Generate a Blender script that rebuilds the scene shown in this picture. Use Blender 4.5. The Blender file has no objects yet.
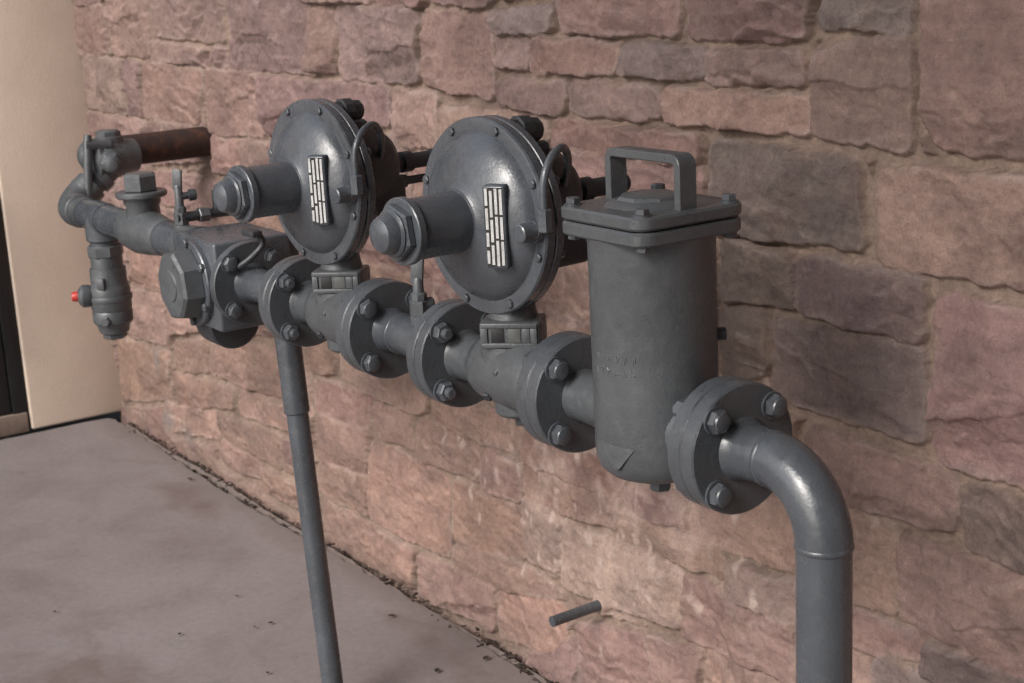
import bpy, bmesh, math, random
import numpy as np
from mathutils import Vector, Matrix

random.seed(4)
SC = bpy.context.scene
COL = SC.collection
PI = math.pi
rad = math.radians

# ------------------------------------------------------------------ helpers
def link(o):
    COL.objects.link(o)
    return o

def thing(name, label, cat, loc=(0, 0, 0), group=None):
    o = bpy.data.objects.new(name, None)
    o.empty_display_size = 0.05
    link(o)
    o.location = loc
    o['label'] = label
    o['category'] = cat
    if group:
        o['group'] = group
    return o

def obj(name, bm, mat, parent=None, sharp=32):
    bmesh.ops.recalc_face_normals(bm, faces=bm.faces[:])
    me = bpy.data.meshes.new(name)
    bm.to_mesh(me)
    bm.free()
    me.materials.append(mat)
    if sharp is not None:
        me.polygons.foreach_set('use_smooth', [True] * len(me.polygons))
        me.set_sharp_from_angle(angle=rad(sharp))
    o = bpy.data.objects.new(name, me)
    link(o)
    if parent is not None:
        o.parent = parent
    return o

def basis(axis):
    a = {'X': (1, 0, 0), 'Y': (0, 1, 0), 'Z': (0, 0, 1)}.get(axis, axis) if isinstance(axis, str) else axis
    w = Vector(a).normalized()
    t = Vector((0, 0, 1)) if abs(w.z) < .9 else Vector((1, 0, 0))
    u = t.cross(w).normalized()
    v = w.cross(u)
    return u, v, w

def lathe(bm, prof, axis='X', at=(0, 0, 0), seg=48, phase=0.0, caps=True):
    """prof: list of (distance along axis, radius)"""
    u, v, w = basis(axis)
    at = Vector(at)
    rings = []
    for a, r in prof:
        ring = []
        for k in range(seg):
            p = phase + 2 * PI * k / seg
            ring.append(bm.verts.new(at + w * a + (u * math.cos(p) + v * math.sin(p)) * max(r, 1e-5)))
        rings.append(ring)
    for i in range(len(rings) - 1):
        A, B = rings[i], rings[i + 1]
        for k in range(seg):
            bm.faces.new((A[k], A[(k + 1) % seg], B[(k + 1) % seg], B[k]))
    if caps:
        bm.faces.new(rings[0][::-1])
        bm.faces.new(rings[-1])
    return bm

def disc_prof(a0, a1, r, c=.0015):
    return [(a0, r - c), (a0 + c, r), (a1 - c, r), (a1, r - c)]

def hexa(bm, a0, a1, r, axis, at, c=.0015, n=6, phase=0.0):
    lathe(bm, [(a0, r - c), (a0 + c, r), (a1 - c * 1.4, r), (a1, r - c * 1.6)], axis, at, n, phase)

def tube(bm, pts, r, seg=16, caps=True):
    pts = [Vector(p) for p in pts]
    rs = r if isinstance(r, (list, tuple)) else [r] * len(pts)
    n = len(pts)
    tang = []
    for i in range(n):
        a = pts[max(i - 1, 0)]
        b = pts[min(i + 1, n - 1)]
        tang.append((b - a).normalized())
    u, v, w = basis(tang[0])
    rings = []
    for i in range(n):
        t = tang[i]
        u = (u - t * u.dot(t)).normalized()
        v = t.cross(u)
        rings.append([bm.verts.new(pts[i] + (u * math.cos(2 * PI * k / seg) + v * math.sin(2 * PI * k / seg)) * rs[i]) for k in range(seg)])
    for i in range(n - 1):
        A, B = rings[i], rings[i + 1]
        for k in range(seg):
            bm.faces.new((A[k], A[(k + 1) % seg], B[(k + 1) % seg], B[k]))
    if caps:
        bm.faces.new(rings[0][::-1])
        bm.faces.new(rings[-1])
    return bm

def smooth_path(pts, n=6):
    """Catmull-Rom through pts"""
    P = [Vector(p) for p in pts]
    P = [P[0] * 2 - P[1]] + P + [P[-1] * 2 - P[-2]]
    out = []
    for i in range(1, len(P) - 2):
        for k in range(n):
            t = k / n
            a, b, c, d = P[i - 1], P[i], P[i + 1], P[i + 2]
            out.append(.5 * ((2 * b) + (c - a) * t + (2 * a - 5 * b + 4 * c - d) * t * t + (3 * b - a - 3 * c + d) * t ** 3))
    out.append(P[-2])
    return out

def box(bm, size, at=(0, 0, 0), bevel=.002, rot=None, segs=2):
    t = bmesh.new()
    bmesh.ops.create_cube(t, size=1)
    bmesh.ops.scale(t, vec=size, verts=t.verts[:])
    if bevel:
        bmesh.ops.bevel(t, geom=t.edges[:], offset=bevel, segments=segs, affect='EDGES', profile=.5)
    M = Matrix.Translation(at)
    if rot is not None:
        M = M @ rot
    bmesh.ops.transform(t, matrix=M, verts=t.verts[:])
    merge(bm, t)
    return bm

def merge(bm, t):
    vm = {}
    for v in t.verts:
        vm[v] = bm.verts.new(v.co)
    for f in t.faces:
        try:
            bm.faces.new([vm[v] for v in f.verts])
        except ValueError:
            pass
    t.free()

def rounded_prism(bm, ax, ay, r, z0, z1, c=.0025, n=7, at=(0, 0, 0)):
    """rounded rectangle in XY extruded in z, chamfered"""
    def outline(off):
        pts = []
        for cx, cy, a0 in ((ax - r, ay - r, 0), (-(ax - r), ay - r, 90), (-(ax - r), -(ay - r), 180), (ax - r, -(ay - r), 270)):
            for k in range(n):
                a = rad(a0 + 90 * k / (n - 1))
                pts.append((cx + (r - off) * math.cos(a), cy + (r - off) * math.sin(a)))
        return pts
    rings = []
    for z, off in ((z0, c), (z0 + c, 0), (z1 - c, 0), (z1, c)):
        rings.append([bm.verts.new((at[0] + x, at[1] + y, at[2] + z)) for x, y in outline(off)])
    m = len(rings[0])
    for i in range(3):
        for k in range(m):
            bm.faces.new((rings[i][k], rings[i][(k + 1) % m], rings[i + 1][(k + 1) % m], rings[i + 1][k]))
    bm.faces.new(rings[0][::-1])
    bm.faces.new(rings[-1])

B = bmesh.new

# ------------------------------------------------------------------ materials
def newmat(name):
    m = bpy.data.materials.new(name)
    m.use_nodes = True
    nt = m.node_tree
    bs = nt.nodes['Principled BSDF']
    return m, nt, bs

def N(nt, kind, **kw):
    n = nt.nodes.new(kind)
    for k, v in kw.items():
        if k in n.inputs:
            n.inputs[k].default_value = v
        else:
            setattr(n, k, v)
    return n

def noise(nt, scale, detail=4, rough=.55, coord=None, dist=0.0):
    n = N(nt, 'ShaderNodeTexNoise')
    n.inputs['Scale'].default_value = scale
    n.inputs['Detail'].default_value = detail
    n.inputs['Roughness'].default_value = rough
    n.inputs['Distortion'].default_value = dist
    if coord is not None:
        nt.links.new(coord, n.inputs['Vector'])
    return n

def ramp(nt, src, stops):
    r = N(nt, 'ShaderNodeValToRGB')
    els = r.color_ramp.elements
    while len(els) > 1:
        els.remove(els[-1])
    els[0].position = stops[0][0]
    els[0].color = (*stops[0][1], 1)
    for p, c in stops[1:]:
        e = els.new(p)
        e.color = (*c, 1)
    nt.links.new(src, r.inputs['Fac'])
    return r

def mix(nt, fac, a, b, mode='MIX'):
    m = N(nt, 'ShaderNodeMix', data_type='RGBA', blend_type=mode)
    for sock, val in ((m.inputs[0], fac), (m.inputs[6], a), (m.inputs[7], b)):
        if hasattr(val, 'is_linked') or hasattr(val, 'links'):
            nt.links.new(val, sock)
        elif isinstance(val, (int, float)):
            sock.default_value = val
        else:
            sock.default_value = (*val, 1)
    return m.outputs[2]

def bump(nt, bs, layers):
    prev = None
    for src, strength, dist in layers:
        b = N(nt, 'ShaderNodeBump')
        b.inputs['Strength'].default_value = strength
        b.inputs['Distance'].default_value = dist
        nt.links.new(src, b.inputs['Height'])
        if prev is not None:
            nt.links.new(prev, b.inputs['Normal'])
        prev = b.outputs[0]
    nt.links.new(prev, bs.inputs['Normal'])

def gray3(v):
    return (v, v, v)

def paint(name, col, rough, cast, dust=.35, spec=.65):
    """grey equipment enamel: brush unevenness, chips of dust on the upward faces' grain"""
    m, nt, bs = newmat(name)
    co = N(nt, 'ShaderNodeTexCoord').outputs['Object']
    g = nt.nodes.new('ShaderNodeNewGeometry').outputs['Position']
    n1 = noise(nt, 9, 5, .6, g)
    n2 = noise(nt, 70, 4, .6, g)
    n3 = noise(nt, 420, 3, .6, g)
    c0 = tuple(c * .74 for c in col)
    c1 = tuple(c * 1.22 for c in col)
    r1 = ramp(nt, n1.outputs['Fac'], [(.3, c0), (.7, c1)])
    dcol = (col[0] * 1.75 + .01, col[1] * 1.62 + .008, col[2] * 1.42 + .004)
    rd = ramp(nt, n2.outputs['Fac'], [(.5, gray3(0)), (.78, gray3(dust))])
    c = mix(nt, rd.outputs[0], r1.outputs[0], dcol)
    rs = ramp(nt, n3.outputs['Fac'], [(.62, gray3(0)), (.74, gray3(.45))])
    c = mix(nt, rs.outputs[0], c, tuple(x * 1.8 for x in col))
    n5 = noise(nt, 38, 7, .7, g, .5)
    rk = ramp(nt, n5.outputs['Fac'], [(.685, gray3(0)), (.73, gray3(.75))])
    c = mix(nt, rk.outputs[0], c, (.085, .052, .036))
    nt.links.new(c, bs.inputs['Base Color'])
    rr = ramp(nt, n2.outputs['Fac'], [(.3, gray3(rough - .08)), (.75, gray3(rough + .16))])
    nt.links.new(rr.outputs[0], bs.inputs['Roughness'])
    bs.inputs['Specular IOR Level'].default_value = spec
    bump(nt, bs, [(n1.outputs['Fac'], .35, .004), (n2.outputs['Fac'], .45 * cast + .10, .0022), (n3.outputs['Fac'], .7 * cast + .06, .0007)])
    return m

PIPE = paint('pipe_enamel', (.060, .067, .077), .21, .25, .15)
CASE = paint('case_enamel', (.065, .073, .085), .24, .40, .20)
CAST = paint('cast_enamel', (.066, .072, .078), .32, .75, .22)
FLNG = paint('flange_enamel', (.058, .065, .074), .30, .7, .22)
BOLT = paint('bolt_enamel', (.060, .067, .077), .30, .5, .22)
DARK = paint('dark_casting', (.024, .027, .032), .48, .7, .15)

def simple(name, col, rough=.6, metal=0, bscale=None, bstr=.3):
    m, nt, bs = newmat(name)
    g = nt.nodes.new('ShaderNodeNewGeometry').outputs['Position']
    n1 = noise(nt, bscale or 60, 4, .6, g)
    r1 = ramp(nt, n1.outputs['Fac'], [(.3, tuple(c * .8 for c in col)), (.7, tuple(min(1, c * 1.15) for c in col))])
    nt.links.new(r1.outputs[0], bs.inputs['Base Color'])
    bs.inputs['Roughness'].default_value = rough
    bs.inputs['Metallic'].default_value = metal
    bump(nt, bs, [(n1.outputs['Fac'], bstr, .001)])
    return m

RED = simple('red_plastic', (.40, .025, .018), .4)
def plate_mat():
    m, nt, bs = newmat('worn_plate')
    g = nt.nodes.new('ShaderNodeNewGeometry').outputs['Position']
    n1 = noise(nt, 45, 4, .6, g)
    n2 = noise(nt, 520, 3, .7, g)
    r1 = ramp(nt, n1.outputs['Fac'], [(.3, (.42, .415, .41)), (.7, (.62, .615, .60))])
    r2 = ramp(nt, n2.outputs['Fac'], [(.40, gray3(.35)), (.52, gray3(1))])
    c = mix(nt, .45, r1.outputs[0], r2.outputs[0], 'MULTIPLY')
    nt.links.new(c, bs.inputs['Base Color'])
    bs.inputs['Roughness'].default_value = .4
    return m
LWHITE = plate_mat()
LBLACK = simple('label_black', (.012, .012, .013), .5)
TAN = simple('tag_olive', (.085, .088, .085), .5)
BLACKF = simple('door_frame_bronze', (.012, .012, .013), .35)
STEEL = simple('brushed_steel', (.35, .35, .36), .35, 1.0)

def rust():
    m, nt, bs = newmat('rusted_iron')
    g = nt.nodes.new('ShaderNodeNewGeometry').outputs['Position']
    n1 = noise(nt, 30, 6, .65, g)
    r1 = ramp(nt, n1.outputs['Fac'], [(.3, (.010, .006, .005)), (.52, (.030, .012, .008)), (.75, (.095, .034, .016))])
    nt.links.new(r1.outputs[0], bs.inputs['Base Color'])
    bs.inputs['Roughness'].default_value = .75
    bump(nt, bs, [(n1.outputs['Fac'], .6, .002)])
    return m
RUST = rust()

def stone_mat():
    m, nt, bs = newmat('sandstone_and_mortar')
    at = N(nt, 'ShaderNodeAttribute', attribute_name='stain')
    g = nt.nodes.new('ShaderNodeNewGeometry').outputs['Position']
    n1 = noise(nt, 14, 6, .62, g, .4)
    n2 = noise(nt, 62, 9, .74, g, .3)
    n3 = noise(nt, 260, 5, .72, g)
    # bedding streaks, stretched along the wall
    mp = N(nt, 'ShaderNodeMapping')
    mp.inputs['Scale'].default_value = (3.0, 3.0, 22.0)
    mp.inputs['Rotation'].default_value = (0, rad(11), 0)
    nt.links.new(g, mp.inputs['Vector'])
    n4 = noise(nt, 2.4, 6, .65, mp.outputs[0], .5)
    a = ramp(nt, n1.outputs['Fac'], [(.25, (.80, .77, .77)), (.5, (1, 1, 1)), (.78, (1.2, 1.18, 1.15))])
    c = mix(nt, 1.0, at.outputs['Color'], a.outputs[0], 'MULTIPLY')
    b = ramp(nt, n2.outputs['Fac'], [(.30, (.70, .68, .68)), (.46, (.98, .97, .97)), (.54, (1.02, 1.01, 1)), (.72, (1.30, 1.28, 1.25))])
    c = mix(nt, 1.0, c, b.outputs[0], 'MULTIPLY')
    d = ramp(nt, n4.outputs['Fac'], [(.3, (.84, .81, .82)), (.55, (1, 1, 1)), (.75, (1.12, 1.1, 1.08))])
    c = mix(nt, .8, c, d.outputs[0], 'MULTIPLY')
    e = ramp(nt, n3.outputs['Fac'], [(.3, (.8, .8, .8)), (.5, (1, 1, 1)), (.72, (1.22, 1.2, 1.18))])
    c = mix(nt, .8, c, e.outputs[0], 'MULTIPLY')
    nt.links.new(c, bs.inputs['Base Color'])
    bs.inputs['Roughness'].default_value = .88
    bs.inputs['Specular IOR Level'].default_value = .25
    bump(nt, bs, [(n4.outputs['Fac'], .3, .004), (n2.outputs['Fac'], .8, .0040), (n3.outputs['Fac'], .7, .0013)])
    return m
STONE = stone_mat()

def stucco():
    m, nt, bs = newmat('stucco')
    g = nt.nodes.new('ShaderNodeNewGeometry').outputs['Position']
    n1 = noise(nt, 5, 4, .6, g)
    n2 = noise(nt, 160, 5, .7, g)
    r1 = ramp(nt, n1.outputs['Fac'], [(.3, (.585, .475, .385)), (.7, (.64, .525, .43))])
    r2 = ramp(nt, n2.outputs['Fac'], [(.3, gray3(.95)), (.7, gray3(1.04))])
    c = mix(nt, 1.0, r1.outputs[0], r2.outputs[0], 'MULTIPLY')
    nt.links.new(c, bs.inputs['Base Color'])
    bs.inputs['Roughness'].default_value = .92
    bump(nt, bs, [(n1.outputs['Fac'], .2, .01), (n2.outputs['Fac'], .5, .0024)])
    return m
STUCCO = stucco()

def concrete():
    m, nt, bs = newmat('patio_concrete')
    g = nt.nodes.new('ShaderNodeNewGeometry').outputs['Position']
    n0 = noise(nt, 1.3, 5, .6, g, .6)
    n1 = noise(nt, 5.5, 6, .65, g, .5)
    n2 = noise(nt, 60, 5, .7, g)
    n3 = noise(nt, 380, 3, .7, g)
    mp = N(nt, 'ShaderNodeMapping')
    mp.inputs['Scale'].default_value = (26, 2.2, 1)
    mp.inputs['Rotation'].default_value = (0, 0, rad(24))
    nt.links.new(g, mp.inputs['Vector'])
    n4 = noise(nt, 1.5, 5, .7, mp.outputs[0], .3)
    r0 = ramp(nt, n0.outputs['Fac'], [(.25, (.172, .145, .142)), (.5, (.195, .168, .166)), (.75, (.213, .188, .187))])
    r1 = ramp(nt, n1.outputs['Fac'], [(.28, (.84, .81, .80)), (.5, (1, 1, 1)), (.75, (1.09, 1.08, 1.08))])
    c = mix(nt, 1.0, r0.outputs[0], r1.outputs[0], 'MULTIPLY')
    r2 = ramp(nt, n2.outputs['Fac'], [(.3, gray3(.88)), (.7, gray3(1.1))])
    c = mix(nt, 1.0, c, r2.outputs[0], 'MULTIPLY')
    r3 = ramp(nt, n3.outputs['Fac'], [(.3, gray3(.82)), (.7, gray3(1.16))])
    c = mix(nt, .8, c, r3.outputs[0], 'MULTIPLY')
    # faint drag marks and a few dark drips
    r4 = ramp(nt, n4.outputs['Fac'], [(.28, gray3(.82)), (.42, gray3(1))])
    c = mix(nt, .3, c, r4.outputs[0], 'MULTIPLY')
    v = N(nt, 'ShaderNodeTexVoronoi')
    v.inputs['Scale'].default_value = 7
    nt.links.new(g, v.inputs['Vector'])
    rv = ramp(nt, v.outputs['Distance'], [(.035, gray3(.55)), (.075, gray3(1))])
    c = mix(nt, .22, c, rv.outputs[0], 'MULTIPLY')
    # brown leaf-tannin stains and a dirty margin along the wall
    def spot(cx, cy, rx, ry):
        m1 = N(nt, 'ShaderNodeMapping')
        m1.inputs['Location'].default_value = (-cx / rx, -cy / ry, 0)
        m1.inputs['Scale'].default_value = (1 / rx, 1 / ry, 0)
        nt.links.new(g, m1.inputs['Vector'])
        ln = N(nt, 'ShaderNodeVectorMath', operation='LENGTH')
        nt.links.new(m1.outputs[0], ln.inputs[0])
        sm = N(nt, 'ShaderNodeMath', operation='MULTIPLY_ADD')
        nt.links.new(n1.outputs['Fac'], sm.inputs[0])
        sm.inputs[1].default_value = 2.4
        nt.links.new(ln.outputs['Value'], sm.inputs[2])
        return sm
    for cx, cy, rx, ry, amt in ((-2.50, -.14, .26, .07, .55), (-1.56, -.74, .30, .20, .60), (-1.22, -.10, .30, .06, .35)):
        sm = spot(cx, cy, rx, ry)
        mr = N(nt, 'ShaderNodeMapRange')
        nt.links.new(sm.outputs[0], mr.inputs['Value'])
        mr.inputs['From Min'].default_value = 1.2
        mr.inputs['From Max'].default_value = 2.2
        mr.inputs['To Min'].default_value = amt
        mr.inputs['To Max'].default_value = 0
        c = mix(nt, mr.outputs[0], c, (.105, .066, .056))
    sx = N(nt, 'ShaderNodeSeparateXYZ')
    nt.links.new(g, sx.inputs[0])
    ma = N(nt, 'ShaderNodeMath', operation='MULTIPLY_ADD')
    nt.links.new(n1.outputs['Fac'], ma.inputs[0])
    ma.inputs[1].default_value = .22
    nt.links.new(sx.outputs['Y'], ma.inputs[2])
    mr = N(nt, 'ShaderNodeMapRange')
    nt.links.new(ma.outputs[0], mr.inputs['Value'])
    mr.inputs['From Min'].default_value = .02
    mr.inputs['From Max'].default_value = .09
    mr.inputs['To Max'].default_value = .5
    c = mix(nt, mr.outputs[0], c, (.11, .080, .068))
    nt.links.new(c, bs.inputs['Base Color'])
    rr = ramp(nt, n1.outputs['Fac'], [(.3, gray3(.62)), (.7, gray3(.8))])
    nt.links.new(rr.outputs[0], bs.inputs['Roughness'])
    bump(nt, bs, [(n1.outputs['Fac'], .15, .006), (n2.outputs['Fac'], .3, .0015), (n3.outputs['Fac'], .4, .0006)])
    return m
CONC = concrete()
SILL = simple('dirty_sill', (.26, .205, .165), .9, 0, 35, .6)
RUST2 = simple('orange_rust', (.15, .055, .022), .9, 0, 70, .8)
SOIL = simple('dark_soil', (.020, .015, .012), .95, 0, 90, 1)
BLOCKER = simple('dark_blocker', (.085, .06, .045), .7, 0, 30)  # dark, so the added blockers throw little light back
FILLER = simple('joint_filler', (.19, .155, .14), .9, 0, 60, .6)
LEAF = simple('dry_leaf', (.075, .035, .022), .8, 0, 40)
LEAF2 = simple('dry_twig', (.035, .022, .017), .8, 0, 40)
PEB = simple('pebble', (.30, .25, .22), .8, 0, 40)

# ------------------------------------------------------------------ stone wall
# outlines of the stones (x, z on the wall face, metres) with a colour class
STONES=[("p",[(-3.39,1.234),(-3.15,1.239),(-3.138,1.108),(-3.403,1.099)]),
("d",[(-3.405,1.314),(-3.119,1.309),(-3.148,1.247),(-3.395,1.243)]),
("p",[(-3.103,1.309),(-2.811,1.304),(-2.849,1.106),(-3.115,1.106)]),
("d",[(-2.79,1.303),(-2.339,1.296),(-2.35,1.151),(-2.804,1.161)]),
("p",[(-2.831,1.143),(-2.449,1.137),(-2.455,1.092),(-2.843,1.101)]),
("p",[(-2.418,1.14),(-2.337,1.135),(-2.347,1.092),(-2.431,1.09)]),
("d",[(-2.299,1.295),(-1.897,1.289),(-1.91,1.094),(-2.324,1.093)]),
("p",[(-3.379,1.094),(-3.047,1.094),(-3.063,0.945),(-3.388,0.946)]),
("p",[(-3.025,1.092),(-2.92,1.089),(-2.942,0.944),(-3.048,0.943)]),
("p",[(-2.897,1.09),(-2.5,1.083),(-2.554,0.948),(-2.927,0.942)]),
("p",[(-2.482,1.081),(-2.164,1.084),(-2.168,0.938),(-2.496,0.926)]),
("p",[(-2.144,1.08),(-1.569,1.076),(-1.571,1.003),(-2.146,0.944)]),
("p",[(-3.402,0.93),(-2.931,0.931),(-2.954,0.853),(-3.418,0.834)]),
("p",[(-2.908,0.932),(-2.569,0.939),(-2.538,0.858),(-2.928,0.814)]),
("p",[(-2.486,0.917),(-2.329,0.92),(-2.336,0.84),(-2.507,0.831)]),
("p",[(-2.312,0.919),(-2.128,0.927),(-2.139,0.82),(-2.327,0.827)]),
("p",[(-1.889,1.231),(-1.775,1.231),(-1.78,1.101),(-1.9,1.095)]),
("d",[(-1.893,1.309),(-1.607,1.303),(-1.617,1.242),(-1.896,1.243)]),
("p",[(-1.595,1.302),(-1.402,1.298),(-1.41,1.237),(-1.605,1.238)]),
("d",[(-1.762,1.231),(-1.433,1.226),(-1.459,1.088),(-1.764,1.089)]),
("p",[(-1.423,1.222),(-1.181,1.216),(-1.193,1.07),(-1.44,1.089)]),
("p",[(-1.384,1.298),(-1.136,1.292),(-1.192,1.233),(-1.385,1.237)]),
("p",[(-1.557,1.073),(-1.387,1.07),(-1.4,0.966),(-1.54,0.966)]),
("p",[(-1.371,1.054),(-1.035,1.047),(-1.039,0.993),(-1.38,0.977)]),
("g",[(-1.178,1.221),(-0.994,1.234),(-1.012,1.185),(-1.174,1.19)]),
("p",[(-1.172,1.18),(-1.083,1.178),(-1.084,1.127),(-1.177,1.13)]),
("p",[(-1.071,1.176),(-0.824,1.174),(-0.84,1.125),(-1.073,1.124)]),
("g",[(-0.814,1.171),(-0.619,1.167),(-0.625,1.127),(-0.827,1.127)]),
("p",[(-0.977,1.273),(-0.681,1.268),(-0.686,1.187),(-0.969,1.19)]),
("p",[(-0.665,1.268),(-0.397,1.264),(-0.42,1.185),(-0.659,1.185)]),
("p",[(-0.613,1.167),(-0.426,1.169),(-0.424,1.124),(-0.619,1.122)]),
("p",[(-1.179,1.111),(-0.967,1.106),(-0.988,1.055),(-1.187,1.061)]),
("p",[(-0.956,1.109),(-0.729,1.108),(-0.731,1.061),(-0.962,1.058)]),
("p",[(-0.722,1.11),(-0.417,1.107),(-0.415,1.058),(-0.724,1.06)]),
("p",[(-1.023,1.044),(-0.635,1.04),(-0.638,0.999),(-1.027,0.997)]),
("p",[(-1.028,0.99),(-0.636,0.992),(-0.638,0.941),(-1.032,0.932)]),
("p",[(-0.405,1.173),(-0.392,1.177),(-0.236,1.192),(-0.234,1.049),(-0.409,1.056)]),
("g",[(-0.386,1.263),(-0.229,1.261),(-0.24,1.197),(-0.392,1.204)]),
("p",[(-0.223,1.273),(0.039,1.267),(0.049,1.047),(-0.192,1.057),(-0.209,1.088),(-0.215,1.16)]),
("d",[(-0.615,1.038),(-0.328,1.027),(-0.314,0.912),(-0.619,0.902)]),
("p",[(-0.285,1.024),(0.05,1.032),(0.057,0.896),(-0.289,0.898)]),
("d",[(-0.592,0.892),(-0.446,0.884),(-0.442,0.811),(-0.594,0.808)]),
("d",[(-0.438,0.884),(-0.209,0.888),(-0.21,0.802),(-0.438,0.807)]),
("p",[(-0.187,0.873),(0.058,0.862),(0.069,0.646),(-0.187,0.647)]),
("d",[(-0.487,0.791),(-0.208,0.792),(-0.203,0.665),(-0.489,0.67)]),
("d",[(-0.595,0.796),(-0.493,0.793),(-0.495,0.711),(-0.598,0.668)]),
("p",[(-0.42,0.642),(-0.144,0.634),(-0.15,0.544),(-0.255,0.543),(-0.424,0.521)]),
("d",[(-0.135,0.631),(0.07,0.628),(0.074,0.531),(-0.136,0.544)]),
("o",[(-0.435,0.523),(-0.257,0.535),(-0.255,0.407),(-0.436,0.386)]),
("p",[(-0.244,0.529),(0.074,0.531),(0.082,0.385),(-0.244,0.405)]),
("o",[(-0.436,0.37),(-0.2,0.391),(-0.201,0.358),(-0.436,0.306)]),
("d",[(-0.193,0.385),(0.024,0.398),(0.027,0.331),(-0.193,0.334)]),
("g",[(-0.291,0.33),(-0.065,0.353),(-0.063,0.293),(-0.29,0.195)]),
("p",[(-0.437,0.297),(-0.299,0.321),(-0.298,0.192),(-0.438,0.132)]),
("o",[(-0.857,0.435),(-0.695,0.453),(-0.697,0.404),(-0.857,0.396)]),
("o",[(-0.688,0.444),(-0.435,0.527),(-0.436,0.407),(-0.687,0.397)]),
("o",[(-0.874,0.382),(-0.603,0.39),(-0.607,0.347),(-0.882,0.338)]),
("p",[(-0.597,0.38),(-0.436,0.389),(-0.436,0.327),(-0.598,0.321)]),
("p",[(-0.705,0.326),(-0.436,0.319),(-0.437,0.224),(-0.709,0.213)]),
("l",[(-1.047,0.306),(-0.883,0.326),(-0.717,0.331),(-0.714,0.218),(-0.922,0.194),(-1.05,0.181)]),
("o",[(-0.654,0.21),(-0.433,0.222),(-0.434,0.134),(-0.66,0.037)]),
("p",[(-1.0,0.138),(-0.811,0.175),(-0.775,0.065),(-1.012,-0.03)]),
("p",[(-0.8,0.179),(-0.662,0.207),(-0.684,0.064),(-0.77,0.066)]),
("o",[(-1.477,0.463),(-1.163,0.483),(-1.176,0.414),(-1.485,0.398)]),
("o",[(-1.154,0.471),(-0.861,0.468),(-0.87,0.412),(-1.164,0.403)]),
("o",[(-1.549,0.396),(-1.312,0.403),(-1.32,0.321),(-1.56,0.313)]),
("o",[(-1.295,0.393),(-1.171,0.391),(-1.181,0.317),(-1.302,0.319)]),
("o",[(-1.158,0.393),(-0.876,0.401),(-0.887,0.356),(-1.033,0.33),(-1.163,0.334)]),
("o",[(-1.424,0.289),(-1.186,0.302),(-1.174,0.205),(-1.435,0.163)]),
("l",[(-1.164,0.322),(-1.051,0.33),(-1.061,0.201),(-1.161,0.205)]),
("o",[(-2.033,0.482),(-1.897,0.492),(-1.899,0.425),(-2.037,0.407)]),
("o",[(-1.872,0.497),(-1.488,0.496),(-1.514,0.421),(-1.597,0.407),(-1.875,0.423)]),
("o",[(-2.014,0.392),(-1.749,0.403),(-1.765,0.326),(-2.023,0.313)]),
("o",[(-1.733,0.39),(-1.582,0.393),(-1.579,0.328),(-1.735,0.317)]),
("o",[(-2.02,0.302),(-1.767,0.317),(-1.786,0.219),(-2.03,0.192)]),
("o",[(-1.751,0.302),(-1.443,0.295),(-1.455,0.122),(-1.587,0.107),(-1.788,0.118)]),
("o",[(-2.032,0.179),(-1.793,0.206),(-1.807,0.112),(-2.036,0.1)]),
("o",[(-2.028,0.087),(-1.602,0.091),(-1.614,-0.001),(-2.025,-0.018)]),
("p",[(-1.585,0.087),(-1.283,0.116),(-1.293,0.015),(-1.594,-0.01)]),
("o",[(-1.436,0.152),(-1.172,0.191),(-1.051,0.168),(-1.249,0.107),(-1.438,0.099)]),
("o",[(-1.27,0.11),(-1.052,0.146),(-1.06,0.041),(-1.28,0.007)]),
("p",[(-1.157,0.022),(-1.012,0.099),(-1.019,-0.004),(-1.161,-0.03)]),
("o",[(-3.363,0.244),(-2.934,0.277),(-2.973,0.137),(-3.382,0.05)]),
("o",[(-2.886,0.315),(-2.648,0.372),(-2.65,0.284),(-2.892,0.242)]),
("o",[(-2.61,0.365),(-2.191,0.434),(-2.2,0.307),(-2.489,0.281),(-2.629,0.288)]),
("o",[(-2.896,0.227),(-2.505,0.264),(-2.504,0.216),(-2.906,0.137)]),
("o",[(-2.46,0.268),(-2.139,0.285),(-2.139,0.23),(-2.469,0.204)]),
("o",[(-3.018,0.112),(-2.629,0.177),(-2.628,0.102),(-3.0,0.041)]),
("o",[(-2.607,0.104),(-2.375,0.106),(-2.387,0.049),(-2.623,0.038)]),
("o",[(-2.611,0.17),(-2.239,0.196),(-2.256,0.114),(-2.607,0.104)]),
("o",[(-2.362,0.082),(-2.133,0.087),(-2.144,0.03),(-2.374,0.025)]),
("p",[(-3.306,0.754),(-3.058,0.762),(-3.088,0.616),(-3.377,0.598)]),
("o",[(-3.247,0.418),(-2.923,0.446),(-2.949,0.304),(-3.276,0.275)]),
("o",[(-3.142,0.595),(-2.876,0.613),(-2.919,0.461),(-3.173,0.444)])]

rng = np.random.default_rng(11)
_perm = rng.permutation(512).astype(np.int64)
_grad = rng.uniform(-1, 1, (512, 2))
_grad /= np.linalg.norm(_grad, axis=1)[:, None]

def pn(x, y, s=0):
    """gradient noise, about -0.7..0.7"""
    x = x + 37.3 * s
    y = y - 19.7 * s
    xi = np.floor(x).astype(np.int64)
    yi = np.floor(y).astype(np.int64)
    fx = x - xi
    fy = y - yi
    u = fx * fx * fx * (fx * (fx * 6 - 15) + 10)
    v = fy * fy * fy * (fy * (fy * 6 - 15) + 10)
    def gd(ix, iy, dx, dy):
        g = _grad[_perm[(_perm[ix & 511] + iy) & 511]]
        return g[..., 0] * dx + g[..., 1] * dy
    a = gd(xi, yi, fx, fy)
    b = gd(xi + 1, yi, fx - 1, fy)
    c = gd(xi, yi + 1, fx, fy - 1)
    d = gd(xi + 1, yi + 1, fx - 1, fy - 1)
    return (a + u * (b - a)) * (1 - v) + (c + u * (d - c)) * v

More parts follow.
